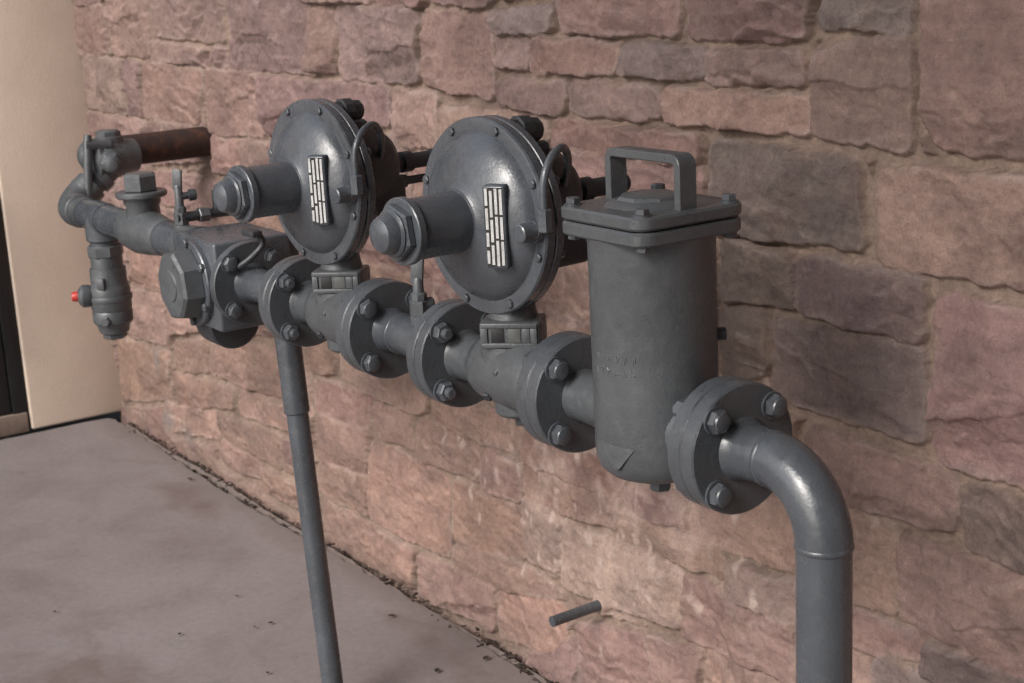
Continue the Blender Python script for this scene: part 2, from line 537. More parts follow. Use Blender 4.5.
def fbm(x, y, s=0, o=4, g=.5):
    t = 0
    a = 1.0
    for k in range(o):
        t = t + a * pn(x * 2 ** k, y * 2 ** k, s + k)
        a *= g
    return t

XW0, XW1, ZW0, ZW1 = -3.42, 2.6, -.06, 2.9
xs = np.concatenate([np.arange(XW0, -1.6, .0045), np.arange(-1.6, .12, .0028), np.arange(.12, XW1, .012)])
zs = np.concatenate([np.arange(ZW0, 1.36, .0029), np.arange(1.36, ZW1, .012)])
X, Z = np.meshgrid(xs, zs)
WX = X + .0075 * fbm(X * 16, Z * 16, 3, 4, .6) + .0020 * fbm(X * 85, Z * 85, 5, 3, .7)
WZ = Z + .0075 * fbm(X * 16, Z * 16, 9, 4, .6) + .0020 * fbm(X * 85, Z * 85, 12, 3, .7)

def quad_sd(pts, x, z, r=.012):
    """inside distance of a convex outline with softened corners"""
    p = np.array(pts, float)
    c = p.mean(0)
    ds = []
    n = len(p)
    for i in range(n):
        a, b = p[i], p[(i + 1) % n]
        e = b - a
        L = np.hypot(*e)
        nx, nz = e[1] / L, -e[0] / L
        s = (c[0] - a[0]) * nx + (c[1] - a[1]) * nz
        if s < 0:
            nx, nz = -nx, -nz
        ds.append((x - a[0]) * nx + (z - a[1]) * nz)
    d = np.stack(ds)
    # rounded minimum
    q = np.minimum(d - r, 0)
    ins = np.minimum(d.min(0), r)
    return np.where((d < r).any(0), r - np.sqrt((q ** 2).sum(0)), d.min(0))

PALS = {
    'p': [(.232, .142, .122), (.208, .128, .113), (.246, .154, .131), (.220, .140, .122), (.226, .150, .132)],
    'd': [(.128, .094, .087), (.142, .102, .094), (.120, .090, .084)],
    'g': [(.200, .150, .136), (.178, .134, .124)],
    'o': [(.245, .150, .118), (.226, .140, .114), (.258, .162, .128), (.220, .134, .110)],
    'l': [(.30, .205, .175), (.28, .19, .16)],
}
BEST = np.full(X.shape, -1.0)
HGT = np.zeros(X.shape)
COLR = np.zeros(X.shape + (3,))
TRACED = np.full(X.shape, -1.0)
rs = random.Random(5)

def put(pts, kind, clip=None, traced=False):
    p = np.array(pts, float)
    m = .035
    i0, i1 = np.searchsorted(xs, (p[:, 0].min() - m, p[:, 0].max() + m))
    j0, j1 = np.searchsorted(zs, (p[:, 1].min() - m, p[:, 1].max() + m))
    if i1 - i0 < 2 or j1 - j0 < 2:
        return
    sl = (slice(j0, j1), slice(i0, i1))
    x, z = WX[sl], WZ[sl]
    grow = .0064 if (kind not in 'ol') else .0092
    d = quad_sd(pts, x, z, rs.uniform(.008, .02)) + grow
    if clip is not None:
        d = np.minimum(d, -TRACED[sl] - .013)
    if traced:
        TRACED[sl] = np.maximum(TRACED[sl], d)
    cx, cz = p.mean(0)
    w = np.ptp(p[:, 0])
    h = np.ptp(p[:, 1])
    X0, Z0 = X[sl], Z[sl]
    seed = rs.randrange(200)
    soft = 1.0 if kind in 'pdg' else .62
    if cx < -1.9:
        soft = min(soft, .75)
    H = rs.uniform(.022, .031) * soft
    face = H + (X0 - cx) / w * rs.uniform(-.007, .007) + (Z0 - cz) / h * rs.uniform(-.007, .006)
    # pitched chips along the edges, as the mason's hammer leaves them
    for k in range(rs.choice([1, 2, 2, 3])):
        a = rs.uniform(0, 2 * PI)
        if rs.random() < .5:
            a = rs.choice([-PI / 2, PI / 2]) + rs.uniform(-.35, .35)
        ca, sa = math.cos(a), math.sin(a)
        ext = abs(ca) * w / 2 + abs(sa) * h / 2
        st = ext - rs.uniform(.012, .05)
        sl_ = math.tan(rad(rs.uniform(14, 38)))
        t = (X0 - cx) * ca + (Z0 - cz) * sa + .010 * fbm(X0 * 13, Z0 * 13, seed + k, 3)
        face = np.minimum(face, H + .002 - (t - st) * sl_)
    # broad quarry-face relief, ledges and grain
    face = face + .0066 * fbm(X0 * 7, Z0 * 13, seed + 5, 5, .55)
    if h > .10 and rs.random() < .55:      # undercut lower half, split off along a slanting line
        t = -(Z0 - cz) + (X0 - cx) * rs.uniform(-.35, .35) + .012 * fbm(X0 * 11, Z0 * 11, seed + 71, 4)
        st = h * rs.uniform(-.05, .3)
        face = np.minimum(face, H - np.clip((t - st) * 3, 0, .004 * soft) - (t - st) * rs.uniform(.18, .42) * soft)
    # flat cleavage facets meeting along soft arrises
    for k in range(rs.choice([2, 3, 3, 4])):
        a = rs.uniform(0, 2 * PI)
        gx, gz = math.cos(a), math.sin(a)
        sl_ = rs.uniform(.10, .40) * (1 if soft > .9 else .6)
        o_ = rs.uniform(-.15, .35)
        t = (X0 - cx) * gx + (Z0 - cz) * gz - o_ * (abs(gx) * w + abs(gz) * h) / 2 + .006 * fbm(X0 * 16, Z0 * 16, seed + 41 + k, 3)
        face = np.minimum(face, H + .0015 - sl_ * t)
    face = np.maximum(face, .012 * soft)
    # split bedding: sharp little steps running slantwise over part of the face
    ang = rs.uniform(-.45, .35)
    sv = (Z0 * math.cos(ang) + X0 * math.sin(ang)) * rs.uniform(16, 27) + 1.1 * fbm(X0 * 6, Z0 * 6, seed + 8, 4, .55)
    fr = sv % 1.0
    saw = np.where(fr < .88, fr / .88, (1 - fr) / .12) - .5
    msk = np.clip(fbm(X0 * 6, Z0 * 6, seed + 2, 3) * 4 + .25, 0, 1)
    face = face + .0062 * saw * msk * (.6 if kind == 'o' else 1)
    face = face + .0036 * fbm(X0 * 48, Z0 * 40, seed + 11, 4, .6)
    ew = .0045 + .0035 * pn(X0 * 20, Z0 * 20, seed)
    u = np.clip(d / ew, 0, 1)
    hgt = face * (1 - (1 - u) ** 2.2)
    hgt = np.where(d > 0, hgt, 0)
    base = np.array(rs.choice(PALS[kind]))
    base = base * rs.uniform(.86, 1.12) * np.array((1, rs.uniform(.96, 1.05), rs.uniform(.94, 1.06)))
    if kind == 'd' and cx < -1.3:
        base = base * 1.22 + np.array((.035, .012, .008))
    v = fbm(X0 * 5, Z0 * 7, seed + 21, 4, .55)
    col = base[None, None, :] * (1 + .26 * v)[..., None]
    # iron-brown and purple drift inside one stone
    q = np.clip(fbm(X0 * 8, Z0 * 8, seed + 31, 4, .6) * 1.6, 0, 1)[..., None]
    if kind in 'pol':
        col = col * (1 - .30 * q) + np.array((.150, .096, .092)) * .30 * q
    else:
        col = col * (1 - .35 * q) + np.array((.215, .145, .128)) * .35 * q
    # freshly broken, paler margins and bedding lips; grey-brown weathering drifts
    fresh = np.clip(1 - d / (.010 + .012 * np.clip(fbm(X0 * 9, Z0 * 9, seed + 51, 3) + .3, 0, 1)), 0, 1) * np.clip(fbm(X0 * 7, Z0 * 7, seed + 54, 3) * 3.5 + .15, 0, 1)
    lip = np.clip((saw - .30) / .2, 0, 1) * msk * np.clip(fbm(X0 * 14, Z0 * 14, seed + 57, 3) * 3 + .3, 0, 1)
    fr_ = np.clip(fresh * .75 + lip * .45, 0, .85)[..., None]
    col = col * (1 - fr_) + (base * .35 + np.array((.31, .245, .22)) * .75) * fr_
    wz = np.clip(fbm(X0 * 4.5, Z0 * 9, seed + 61, 5, .6) * 2.2 - .15, 0, 1)[..., None]
    col = col * (1 - .42 * wz) + np.array((.132, .092, .085)) * .36 * wz
    tn = np.clip(fbm(X0 * 6, Z0 * 8, seed + 66, 4, .6) * 2.4 - .3, 0, 1)[..., None]
    col = col * (1 - .4 * tn) + np.array((.252, .168, .142)) * .30 * tn
    b = BEST[sl]
    take = d > b
    BEST[sl] = np.where(take, d, b)
    HGT[sl] = np.where(take, hgt, HGT[sl])
    COLR[sl] = np.where(take[..., None], col, COLR[sl])

for kind, pts in STONES:
    put(pts, kind, traced=True)
# coursed rubble everywhere else
z = -.06
while z < ZW1:
    hh = rs.choice([.085, .11, .135, .16, .19])
    x = XW0 - rs.uniform(0, .2)
    while x < XW1:
        ww = rs.uniform(.14, .42)
        kd = rs.choice('pppoodg' if z < 1.3 else 'ppppddg')
        if z < .75 and x < -.3:
            kd = rs.choice('ooop')
        if hh > .15 and rs.random() < .35:
            f = rs.uniform(.4, .6)
            put([(x + .006, z + hh * f + .006), (x + ww - .006, z + hh * f + .006), (x + ww - .006, z + hh - .006), (x + .006, z + hh - .006)], kd, clip=1)
            put([(x + .006, z + .006), (x + ww - .006, z + .006), (x + ww - .006, z + hh * f - .006), (x + .006, z + hh * f - .006)], kd, clip=1)
        else:
            j = rs.uniform(-.006, .006)
            put([(x + .007, z + .006 + j), (x + ww - .007, z + .006 - j), (x + ww - .007, z + hh - .006), (x + .007, z + hh - .006)], kd, clip=1)
        x += ww
    z += hh

MORT = .0018 + .0034 * fbm(X * 22, Z * 22, 60, 4, .6) + .0022 * fbm(X * 90, Z * 90, 64, 2)
isstone = np.clip(BEST / .004, 0, 1)
H = np.maximum(HGT, MORT)
mcol = np.array((.212, .150, .116))[None, None, :] * (1 + .35 * fbm(X * 9, Z * 9, 70, 4, .6))[..., None]
# smeared mortar on some stone edges
smear = np.clip((fbm(X * 12, Z * 12, 75, 4, .6) - .18) * 5, 0, 1) * np.clip(1 - BEST / .02, 0, 1)
onst = np.where(HGT > MORT, isstone, 0) * (1 - .75 * smear)
C = COLR * onst[..., None] + mcol * (1 - onst)[..., None]
# lime bloom: a broad chalky patch and rounded salt blotches low on the wall
reg = np.exp(-(((X + .90) / .34) ** 2 + ((Z - .36 - .05 * (X + .9)) / .17) ** 2))
wide = np.clip(fbm(X * 7, Z * 7, 84, 5, .6) * 1.6 + 1.1 * reg - .55, 0, 1) * np.clip(reg * 1.6, 0, 1)
C = C * (1 - .62 * wide)[..., None] + np.array((.325, .235, .20)) * (.72 * wide)[..., None]
nr = np.random.default_rng(3)
SP = np.zeros(X.shape)
wob_x = X + .005 * fbm(X * 60, Z * 60, 91, 3)
wob_z = Z + .005 * fbm(X * 60, Z * 60, 95, 3)
for k in range(120):
    cx = nr.normal(-.98, .27); cz = nr.normal(.42, .12) - .10 * (cx + .98)
    if cz < .1:
        continue
    a_, b_ = nr.uniform(.004, .010), nr.uniform(.006, .017)
    i0, i1 = np.searchsorted(xs, (cx - .04, cx + .04)); j0, j1 = np.searchsorted(zs, (cz - .04, cz + .04))
    sl = (slice(j0, j1), slice(i0, i1))
    q = np.sqrt(((wob_x[sl] - cx) / a_) ** 2 + ((wob_z[sl] - cz) / b_) ** 2)
    SP[sl] = np.maximum(SP[sl], np.clip(1.5 - q, 0, 1) * nr.uniform(.25, .75))
C = C * (1 - SP)[..., None] + np.array((.42, .325, .28)) * SP[..., None]
# mortar packed round the cut-off pipe stub
rr_ = np.hypot(X + .931, Z - .193)
H = np.maximum(H, np.clip((.030 - rr_ + .010 * fbm(X * 40, Z * 40, 99, 3)) / .012, 0, 1) * .018)
# two dabs of grey paint near the far corner
for (px, pz, sx, sz) in ((-3.02, .235, .035, .05), (-2.99, .075, .05, .055), (-2.86, .06, .04, .04)):
    k = np.clip(1.25 - np.sqrt(((X - px) / sx) ** 2 + ((Z - pz) / sz) ** 2) + .8 * fbm(X * 25, Z * 25, 90, 3), 0, 1)
    C = C * (1 - .7 * k)[..., None] + np.array((.16, .14, .135)) * (.7 * k)[..., None]
# splash-back grime just above the slab
gr = np.clip(1 - Z / .09 + .8 * fbm(X * 14, Z * 14, 93, 3), 0, 1) * .35
C = C * (1 - gr)[..., None] + np.array((.17, .12, .10)) * gr[..., None]
lum_ = C @ np.array((.3, .5, .2))
C = np.clip((C * .84 + lum_[..., None] * .16) * 1.07, .01, .9)

stone_wall = thing('stone_wall', 'pinkish rough sandstone block wall with tan mortar joints behind the grey gas piping', 'wall', (0, 0, 0))
def grid_mesh(name, mat, parent):
    nz, nx = X.shape
    co = np.empty((nz * nx, 3), np.float32)
    co[:, 0] = X.ravel()
    co[:, 1] = (.021 - H).ravel()
    co[:, 2] = Z.ravel()
    i = np.arange(nz * nx).reshape(nz, nx)
    q = np.stack([i[:-1, :-1], i[:-1, 1:], i[1:, 1:], i[1:, :-1]], -1).reshape(-1, 4)
    me = bpy.data.meshes.new(name)
    me.vertices.add(len(co))
    me.vertices.foreach_set('co', co.ravel())
    me.loops.add(q.size)
    me.loops.foreach_set('vertex_index', q.ravel().astype(np.int32))
    me.polygons.add(len(q))
    me.polygons.foreach_set('loop_start', (np.arange(len(q)) * 4).astype(np.int32))
    me.polygons.foreach_set('loop_total', np.full(len(q), 4, np.int32))
    me.polygons.foreach_set('use_smooth', np.ones(len(q), bool))
    me.update(calc_edges=True)
    at = me.color_attributes.new('stain', 'FLOAT_COLOR', 'POINT')
    cc = np.ones((nz * nx, 4), np.float32)
    cc[:, :3] = C.reshape(-1, 3)
    at.data.foreach_set('color', cc.ravel())
    me.materials.append(mat)
    o = link(bpy.data.objects.new(name, me))
    o.parent = parent
    return o
grid_mesh('stone_facing', STONE, stone_wall)
b = B()
box(b, (XW1 - XW0 + .1, .30, ZW1 + .25), ((XW0 + XW1) / 2, .19, (ZW1 - .25) / 2 - .012), 0)
obj('wall_core', b, SOIL, stone_wall)
b = B()
box(b, (XW1 - XW0 + .14, .40, .07), ((XW0 + XW1) / 2, .16, ZW1 + .035), .006)
obj('coping', b, STUCCO, stone_wall)

# ------------------------------------------------------------------ ground
def structure(o):
    o['kind'] = 'structure'
    return o

b = B()
R_ = 60
vs = [b.verts.new(p) for p in ((-R_, -R_, -.035), (R_, -R_, -.035), (R_, R_, -.035), (-R_, R_, -.035))]
b.faces.new(vs)
structure(obj('ground', b, SOIL, None, None))

# concrete slab with a ragged inner edge along the two walls
b = B()
edge = []
xx = XW1 + .5
while xx > -3.36:
    t = -.034 + .009 * math.sin(xx * 3.1) + rs.uniform(-.004, .004) + (.006 if rs.random() < .12 else 0)
    edge.append((xx, t))
    xx -= .03
edge.append((-3.382, -.04))
yy = -.08
while yy > -.36:
    edge.append((-3.389 + rs.uniform(-.003, .003), yy))
    yy -= .03
edge += [(-3.389, -.36), (-3.389, -14), (XW1 + 6, -14), (XW1 + 6, -.034)]
top = [b.verts.new((x, y, 0)) for x, y in edge]
bot = [b.verts.new((x, y, -.1)) for x, y in edge]
f = b.faces.new(top)
for i in range(len(edge)):
    j = (i + 1) % len(edge)
    b.faces.new((top[i], bot[i], bot[j], top[j]))
bmesh.ops.triangulate(b, faces=[f])
structure(obj('patio_slab', b, CONC, None, None))

# thin strip of expansion-joint board showing in the gap
b = B()
ya = [(x_, -.0185 + .003 * math.sin(x_ * 9) + rs.uniform(-.0012, .0012), .0065 + rs.uniform(-.002, .002)) for x_ in np.arange(-3.30, -1.0, .03)]
ring = []
for x_, y_, w_ in ya:
    ring.append([b.verts.new((x_, y_ - w_, -.04)), b.verts.new((x_, y_ - w_, -.006)), b.verts.new((x_, y_ + w_, -.005)), b.verts.new((x_, y_ + w_, -.04))])
for m, n_ in zip(ring[:-1], ring[1:]):
    for k in range(3):
        b.faces.new((m[k], n_[k], n_[k + 1], m[k + 1]))
b.faces.new(ring[0]); b.faces.new(ring[-1][::-1])
structure(obj('joint_filler', b, FILLER))

# litter packed in the gap (nobody could count it)
b = B()
for k in range(950):
    x = rs.uniform(-3.3, -.2)
    big = 1.0 if x < -1.4 else 1.05
    dens = .5 + .5 * math.sin(x * 7) * math.sin(x * 2.3 + 1)
    if rs.random() > .25 + .6 * dens + (.3 if x > -1.3 else 0):
        continue
    y = rs.choice([rs.gauss(-.033, .004), rs.gauss(-.006, .005), rs.gauss(-.02, .008) if x > -1.5 else -.006])
    s = rs.uniform(.003, .010) * big
    rot = Matrix.Rotation(rs.gauss(0, .7), 4, 'Z') @ Matrix.Rotation(rs.uniform(-.25, .25), 4, 'X') @ Matrix.Rotation(rs.uniform(-.2, .2), 4, 'Y')
    box(b, (s * rs.uniform(1., 2.6), s * rs.uniform(.4, 1.0), s * rs.uniform(.15, .5)), (x, min(y, .004), rs.uniform(-.014, .002)), s * .06, rot, 1)
o = obj('leaf_litter', b, LEAF2, None, 20)
o['kind'] = 'stuff'
o['label'] = 'dark dry leaf litter caught in the gap along the foot of the stone wall'
o['category'] = 'leaf litter'

def leaf(x, y, s, rz, mat):
    t = B()
    n = 7
    rows = []
    for i in range(n):
        u = i / (n - 1)
        w = s * .34 * math.sin(PI * min(max(u, .02), .98)) ** .8
        zc = .004 + s * .22 * (u - .5) ** 2 * 2
        rows.append([t.verts.new(((u - .5) * s, -w, zc + w * .55)), t.verts.new(((u - .5) * s, 0, zc)), t.verts.new(((u - .5) * s, w, zc + w * .4))])
    for i in range(n - 1):
        for k in range(2):
            t.faces.new((rows[i][k], rows[i + 1][k], rows[i + 1][k + 1], rows[i][k + 1]))
    g = bmesh.ops.extrude_face_region(t, geom=t.faces[:])
    bmesh.ops.translate(t, verts=[v for v in g['geom'] if isinstance(v, bmesh.types.BMVert)], vec=(0, 0, .0012))
    bmesh.ops.rotate(t, verts=t.verts[:], matrix=Matrix.Rotation(rz, 3, 'Z'))
    o = obj('dry_leaf', t, mat)
    o.location = (x, y, 0)
    return o
for x_, y_, s_, a_ in ((-2.635, -.079, .022, .4), (-1.822, -.309, .010, 1.0), (-1.719, -.482, .012, 2.0), (-2.005, -.649, .011, .3), (-1.51, -.102, .020, .9), (-1.233, -.161, .020, 2.4), (-1.437, -.418, .012, .2), (-1.645, -.313, .014, 1.2), (-1.649, -.347, .010, .1), (-1.217, -.060, .022, 1.9)):
    o = leaf(x_, y_, s_ * .75, a_, LEAF2)
    o['label'] = 'tiny dark dry leaf scrap lying loose on the concrete slab'
    o['category'] = 'leaf'
    o['group'] = 'leaf scraps on the slab'


# ------------------------------------------------------------------ stucco return and the door in it
XS = -3.4
stucco_wall = thing('stucco_wall', 'smooth tan stucco wall meeting the stone wall at the far corner', 'wall', (XS, 0, 0))
b = B()
box(b, (.24, .300, 2.95), (-.12, -.116, 2.95 / 2 + .006), .008, segs=3)
obj('pier', b, STUCCO, stucco_wall)
b = B()
box(b, (.24, 1.10, .70), (-.12, -.266 - .55 - .0, 2.612), .004)
obj('lintel', b, STUCCO, stucco_wall)
b = B()
box(b, (.24, 2.6, 2.95), (-.12, -1.366 - 1.3 - .002, 2.95 / 2 + .012), .008, segs=3)
obj('wall_panel', b, STUCCO, stucco_wall)

door = thing('glass_door', 'dark glazed door in a black frame beside the tan stucco pier', 'door', (XS - .036, -.82, 0))
b = B()
box(b, (.06, .045, 2.20), (0, .529, 1.13), .003)
box(b, (.06, .045, 2.20), (0, -.522, 1.13), .003)
box(b, (.06, 1.006, .05), (0, .0035, 2.205), .003)
obj('frame', b, BLACKF, door)
b = B()
box(b, (.045, .07, 2.08), (0, .47, 1.10), .003)
box(b, (.045, .07, 2.08), (0, -.463, 1.10), .003)
box(b, (.045, .86, .20), (0, .0035, .165), .003)
box(b, (.045, .86, .09), (0, .0035, 2.09), .003)
lf = obj('door_leaf', b, BLACKF, door)
GLASS, nt, bs = newmat('dark_glass')
bs.inputs['Base Color'].default_value = (.008, .009, .010, 1)
bs.inputs['Roughness'].default_value = .06
b = B()
box(b, (.010, .858, 1.778), (0, .0035, 1.155), 0)
obj('pane', b, GLASS, lf)
b = B()
tube(b, smooth_path([(.022, .455, .30), (.06, .455, .305), (.068, .455, .34), (.068, .455, .72), (.06, .455, .755), (.022, .455, .76)], 4), .009, 12)
obj('handle', b, STEEL, lf)
b = B()
box(b, (.20, 1.095, .062), (-.065, .0, .033), .006)
obj('threshold', b, SILL, door)

# ------------------------------------------------------------------ gas train
YP, ZP = -.38, .766          # axis of the run: y, z
FR = .0760                   # flange radius
R2 = .0302                   # two-inch pipe radius

def flange(parent, x0, x1, hub=None, bolt_face=None, mat=None, stud=False, back=None, phase=45, y=0, z=0, r=FR):
    """flat ring between local x0..x1; bolts (sub-parts) when bolt_face = +1/-1; back = far face of the mating flange"""
    b = B()
    lathe(b, disc_prof(x0, x1, r, .0018), 'X', (0, y, z), 72)
    fl = obj('flange', b, mat or FLNG, parent)
    if bolt_face:
        for k in range(4):
            a = rad(phase + 90 * k)
            yy, zz = y + .0603 * math.cos(a) * r / FR, z + .0603 * math.sin(a) * r / FR
            b = B()
            ph = rs.uniform(0, 1)
            f = x1 if bolt_face > 0 else x0
            bk = back
            s = 1 if bolt_face > 0 else -1
            ax = (s, 0, 0)
            lathe(b, [(-.001, .0165), (.0022, .0165), (.0026, .0160)], ax, (f, yy, zz), 20)
            if stud:
                hexa(b, .0024, .0155, .0142, ax, (f, yy, zz), .0016, 6, ph)
                lathe(b, [(.0150, .0078), (.0230, .0078), (.0245, .0060)], ax, (f, yy, zz), 16)
            else:
                hexa(b, .0024, .0125, .0142, ax, (f, yy, zz), .0012, 6, ph)
                lathe(b, [(.0120, .0112), (.0146, .0100), (.0158, .0062)], ax, (f, yy, zz), 20)
            if bk is not None:
                lathe(b, [(-.002, .0079), (abs(f - bk) + .003, .0079)], (-s, 0, 0), (f, yy, zz), 12)
                hexa(b, 0, .0130, .0140, (-s, 0, 0), (bk, yy, zz), .0014, 6, ph)
                lathe(b, [(.0125, .0078), (.0190, .0078), (.0200, .0062)], (-s, 0, 0), (bk, yy, zz), 16)
            obj('bolt', b, BOLT, fl)
    return fl

def bead(bm, axis, at, a, r=.0302, h=.0030, w=.0042):
    prof = []
    for k in range(9):
        t = -1 + 2 * k / 8
        prof.append((a + t * w, r - .001 + h * math.sqrt(max(0, 1 - t * t))))
    lathe(bm, prof, axis, at, 48)

# ---- riser: pipe out of the ground, elbow, flange
riser = thing('riser_pipe', 'grey vertical pipe at the right rising to a curved elbow and flange', 'pipe', (0, YP, 0))
flange(riser, -.145, -.123, bolt_face=1, back=-.167, z=ZP)
b = B()
lathe(b, [(-.124, .0385), (-.1225, .0375), (-.118, .0345), (-.108, .0322), (-.080, .0306), (-.076, .0303)], 'X', (0, 0, ZP), 48)
obj('weld_neck', b, PIPE, riser)
Re = .078
b = B()
pts = [(-Re + Re * math.sin(a), 0, ZP - Re + Re * math.cos(a)) for a in [PI / 2 * k / 28 for k in range(29)]]
tube(b, pts, .0312, 48)
obj('elbow', b, PIPE, riser, 40)
b = B(); bead(b, 'X', (0, 0, ZP), -Re); obj('weld_bead', b, PIPE, riser, 60)
b = B(); bead(b, 'Z', (0, 0, 0), ZP - Re); obj('weld_bead', b, PIPE, riser, 60)
b = B(); lathe(b, [(-.05, R2), (ZP - Re, R2)], 'Z', (0, 0, 0), 48); obj('pipe', b, PIPE, riser)

# ---- strainer
SX = -.277
st = thing('gas_strainer', 'stout grey cast strainer cylinder with square bolted lid and lifting handle', 'strainer', (SX, YP, 0))
b = B()
RB = .0745
prof = [(.6985, .0), (.6985, .030), (.7005, .046), (.706, .060), (.715, .0695), (.727, .0735), (.742, RB), (.985, RB + .0005), (.992, RB + .003), (.998, RB + .004)]
lathe(b, prof, 'Z', (0, 0, 0), 80)
body = obj('body', b, CAST, st, 40)
b = B()
# raised casting letters, too worn to read
lr = random.Random(8)
for row, z in enumerate((.858, .8415)):
    for k in range(6):
        a = rad(-101 + k * 8.5 - row * 2)
        for m in range(2):
            ca, sa = math.cos(a + m * .03), math.sin(a + m * .03)
            rot = Matrix.Rotation(a + m * .03, 4, 'Z') @ Matrix.Rotation(lr.choice([0, 0, .5, -.5, 1.57]), 4, 'X')
            box(b, (.0030, .0030, .0095 * lr.uniform(.6, 1)), ((RB - .0006) * ca, (RB - .0006) * sa, z + lr.uniform(-.002, .002)), .0008, rot, 1)
obj('cast_lettering', b, CAST, body)
b = B()
def cyl(a_, z_, r_): return b.verts.new((r_ * math.cos(rad(a_)), r_ * math.sin(rad(a_)), z_))
top_, tip_ = [], []
nn_ = 12
for k in range(nn_ + 1):
    a_ = -104 + 44 * k / nn_
    u_ = (a_ + 104) / 44
    zt = .7560 - .004 * u_
    zb = zt - .030 * min(u_ / .62, (1 - u_) / .38) - .0012
    top_.append((cyl(a_, zt, RB - .003), cyl(a_, zt - .0006, RB + .0008)))
    tip_.append((cyl(a_, zb, RB + .0008 + .0028 * (zt - zb) / .03), cyl(a_, zb - .003, RB - .003)))
for k in range(nn_):
    b.faces.new((top_[k][0], top_[k + 1][0], top_[k + 1][1], top_[k][1]))
    b.faces.new((top_[k][1], top_[k + 1][1], tip_[k + 1][0], tip_[k][0]))
    b.faces.new((tip_[k][0], tip_[k + 1][0], tip_[k + 1][1], tip_[k][1]))
    b.faces.new((tip_[k][1], tip_[k + 1][1], top_[k + 1][0], top_[k][0]))
obj('gusset', b, CAST, st)
b = B()
rounded_prism(b, .0805, .0805, .024, .9945, 1.0112, .0028)
obj('lid_ring', b, CAST, st)
b = B()
rounded_prism(b, .0810, .0810, .024, 1.0130, 1.0285, .0028)
lathe(b, [(1.0115, .070), (1.0137, .070)], 'Z', (0, 0, 0), 48)
lathe(b, [(1.0280, .058), (1.0315, .052), (1.0350, .040), (1.0385, .037), (1.0400, .033), (1.0405, .0)], 'Z', (0, 0, 0), 8, rad(22.5), caps=False)
lid = obj('lid', b, CAST, st, 25)
for sx in (-1, 1):
    for sy in (-1, 1):
        b = B()
        lathe(b, [(1.028, .0105), (1.0300, .0105), (1.0303, .0100)], 'Z', (sx * .064, sy * .064, 0), 18)
        hexa(b, 1.030, 1.0375, .0088, 'Z', (sx * .064, sy * .064, 0), .001, 6, rs.uniform(0, 1))
        hexa(b, -.9948, -.9875, .0085, (0, 0, -1), (sx * .064, sy * .064, 0), .001, 6, rs.uniform(0, 1))
        lathe(b, [(.990, .005), (1.031, .005)], 'Z', (sx * .064, sy * .064, 0), 10)
        obj('bolt', b, BOLT, lid)
# lifting handle: bent flat bar
b = B()
hx, hz0, hz1, hw, ht, hr = .063, 1.0283, 1.0850, .0130, .0052, .009
path = [(-hx, hz0)]
path += [(-hx + hr - hr * math.cos(t), hz1 - hr + hr * math.sin(t)) for t in [PI / 2 * k / 6 for k in range(7)]]
path += [(hx - hr + hr * math.sin(t), hz1 - hr + hr * math.cos(t)) for t in [PI / 2 * k / 6 for k in range(7)]]
path += [(hx, hz0)]
rings = []
for i, (px, pz) in enumerate(path):
    p0 = path[max(i - 1, 0)]; p1 = path[min(i + 1, len(path) - 1)]
    t = Vector((p1[0] - p0[0], p1[1] - p0[1])).normalized()
    n = Vector((-t.y, t.x))
    c = .0012
    sec = [(-hw, -ht + c), (-hw, ht - c), (-hw + c, ht), (hw - c, ht), (hw, ht - c), (hw, -ht + c), (hw - c, -ht), (-hw + c, -ht)]
    rings.append([b.verts.new((px + n.x * o_, y_, pz + n.y * o_)) for y_, o_ in sec])
for i in range(len(rings) - 1):
    for k in range(8):
        b.faces.new((rings[i][k], rings[i][(k + 1) % 8], rings[i + 1][(k + 1) % 8], rings[i + 1][k]))
b.faces.new(rings[0][::-1]); b.faces.new(rings[-1])
obj('handle', b, CAST, st, 25)
b = B()
lathe(b, [(.7000, .021), (.6925, .021), (.6915, .019)], 'Z', (.004, 0, 0), 24)
hexa(b, -.692, -.6785, .0135, (0, 0, -1), (.004, 0, 0), .0015, 6, .3)
obj('drain_plug', b, BOLT, st)
b = B()
lathe(b, [(.070, .0085), (.084, .0085), (.0855, .007)], (.55, .83, 0), (0, 0, .868), 14)
obj('tap_plug', b, BOLT, st)
b = B()
lathe(b, [(-.1475, .0350), (-.141, .0336), (-.118, .0334), (-.060, .036)], 'X', (0, 0, ZP), 48)
obj('nozzle', b, CAST, st)
b = B()
lathe(b, [(.060, .040), (.090, .0375), (.1115, .039)], 'X', (0, 0, ZP), 48)
obj('nozzle', b, CAST, st)
flange(st, -.168, -.146, bolt_face=1, back=-.190, z=ZP)
flange(st, .110, .1316, z=ZP)

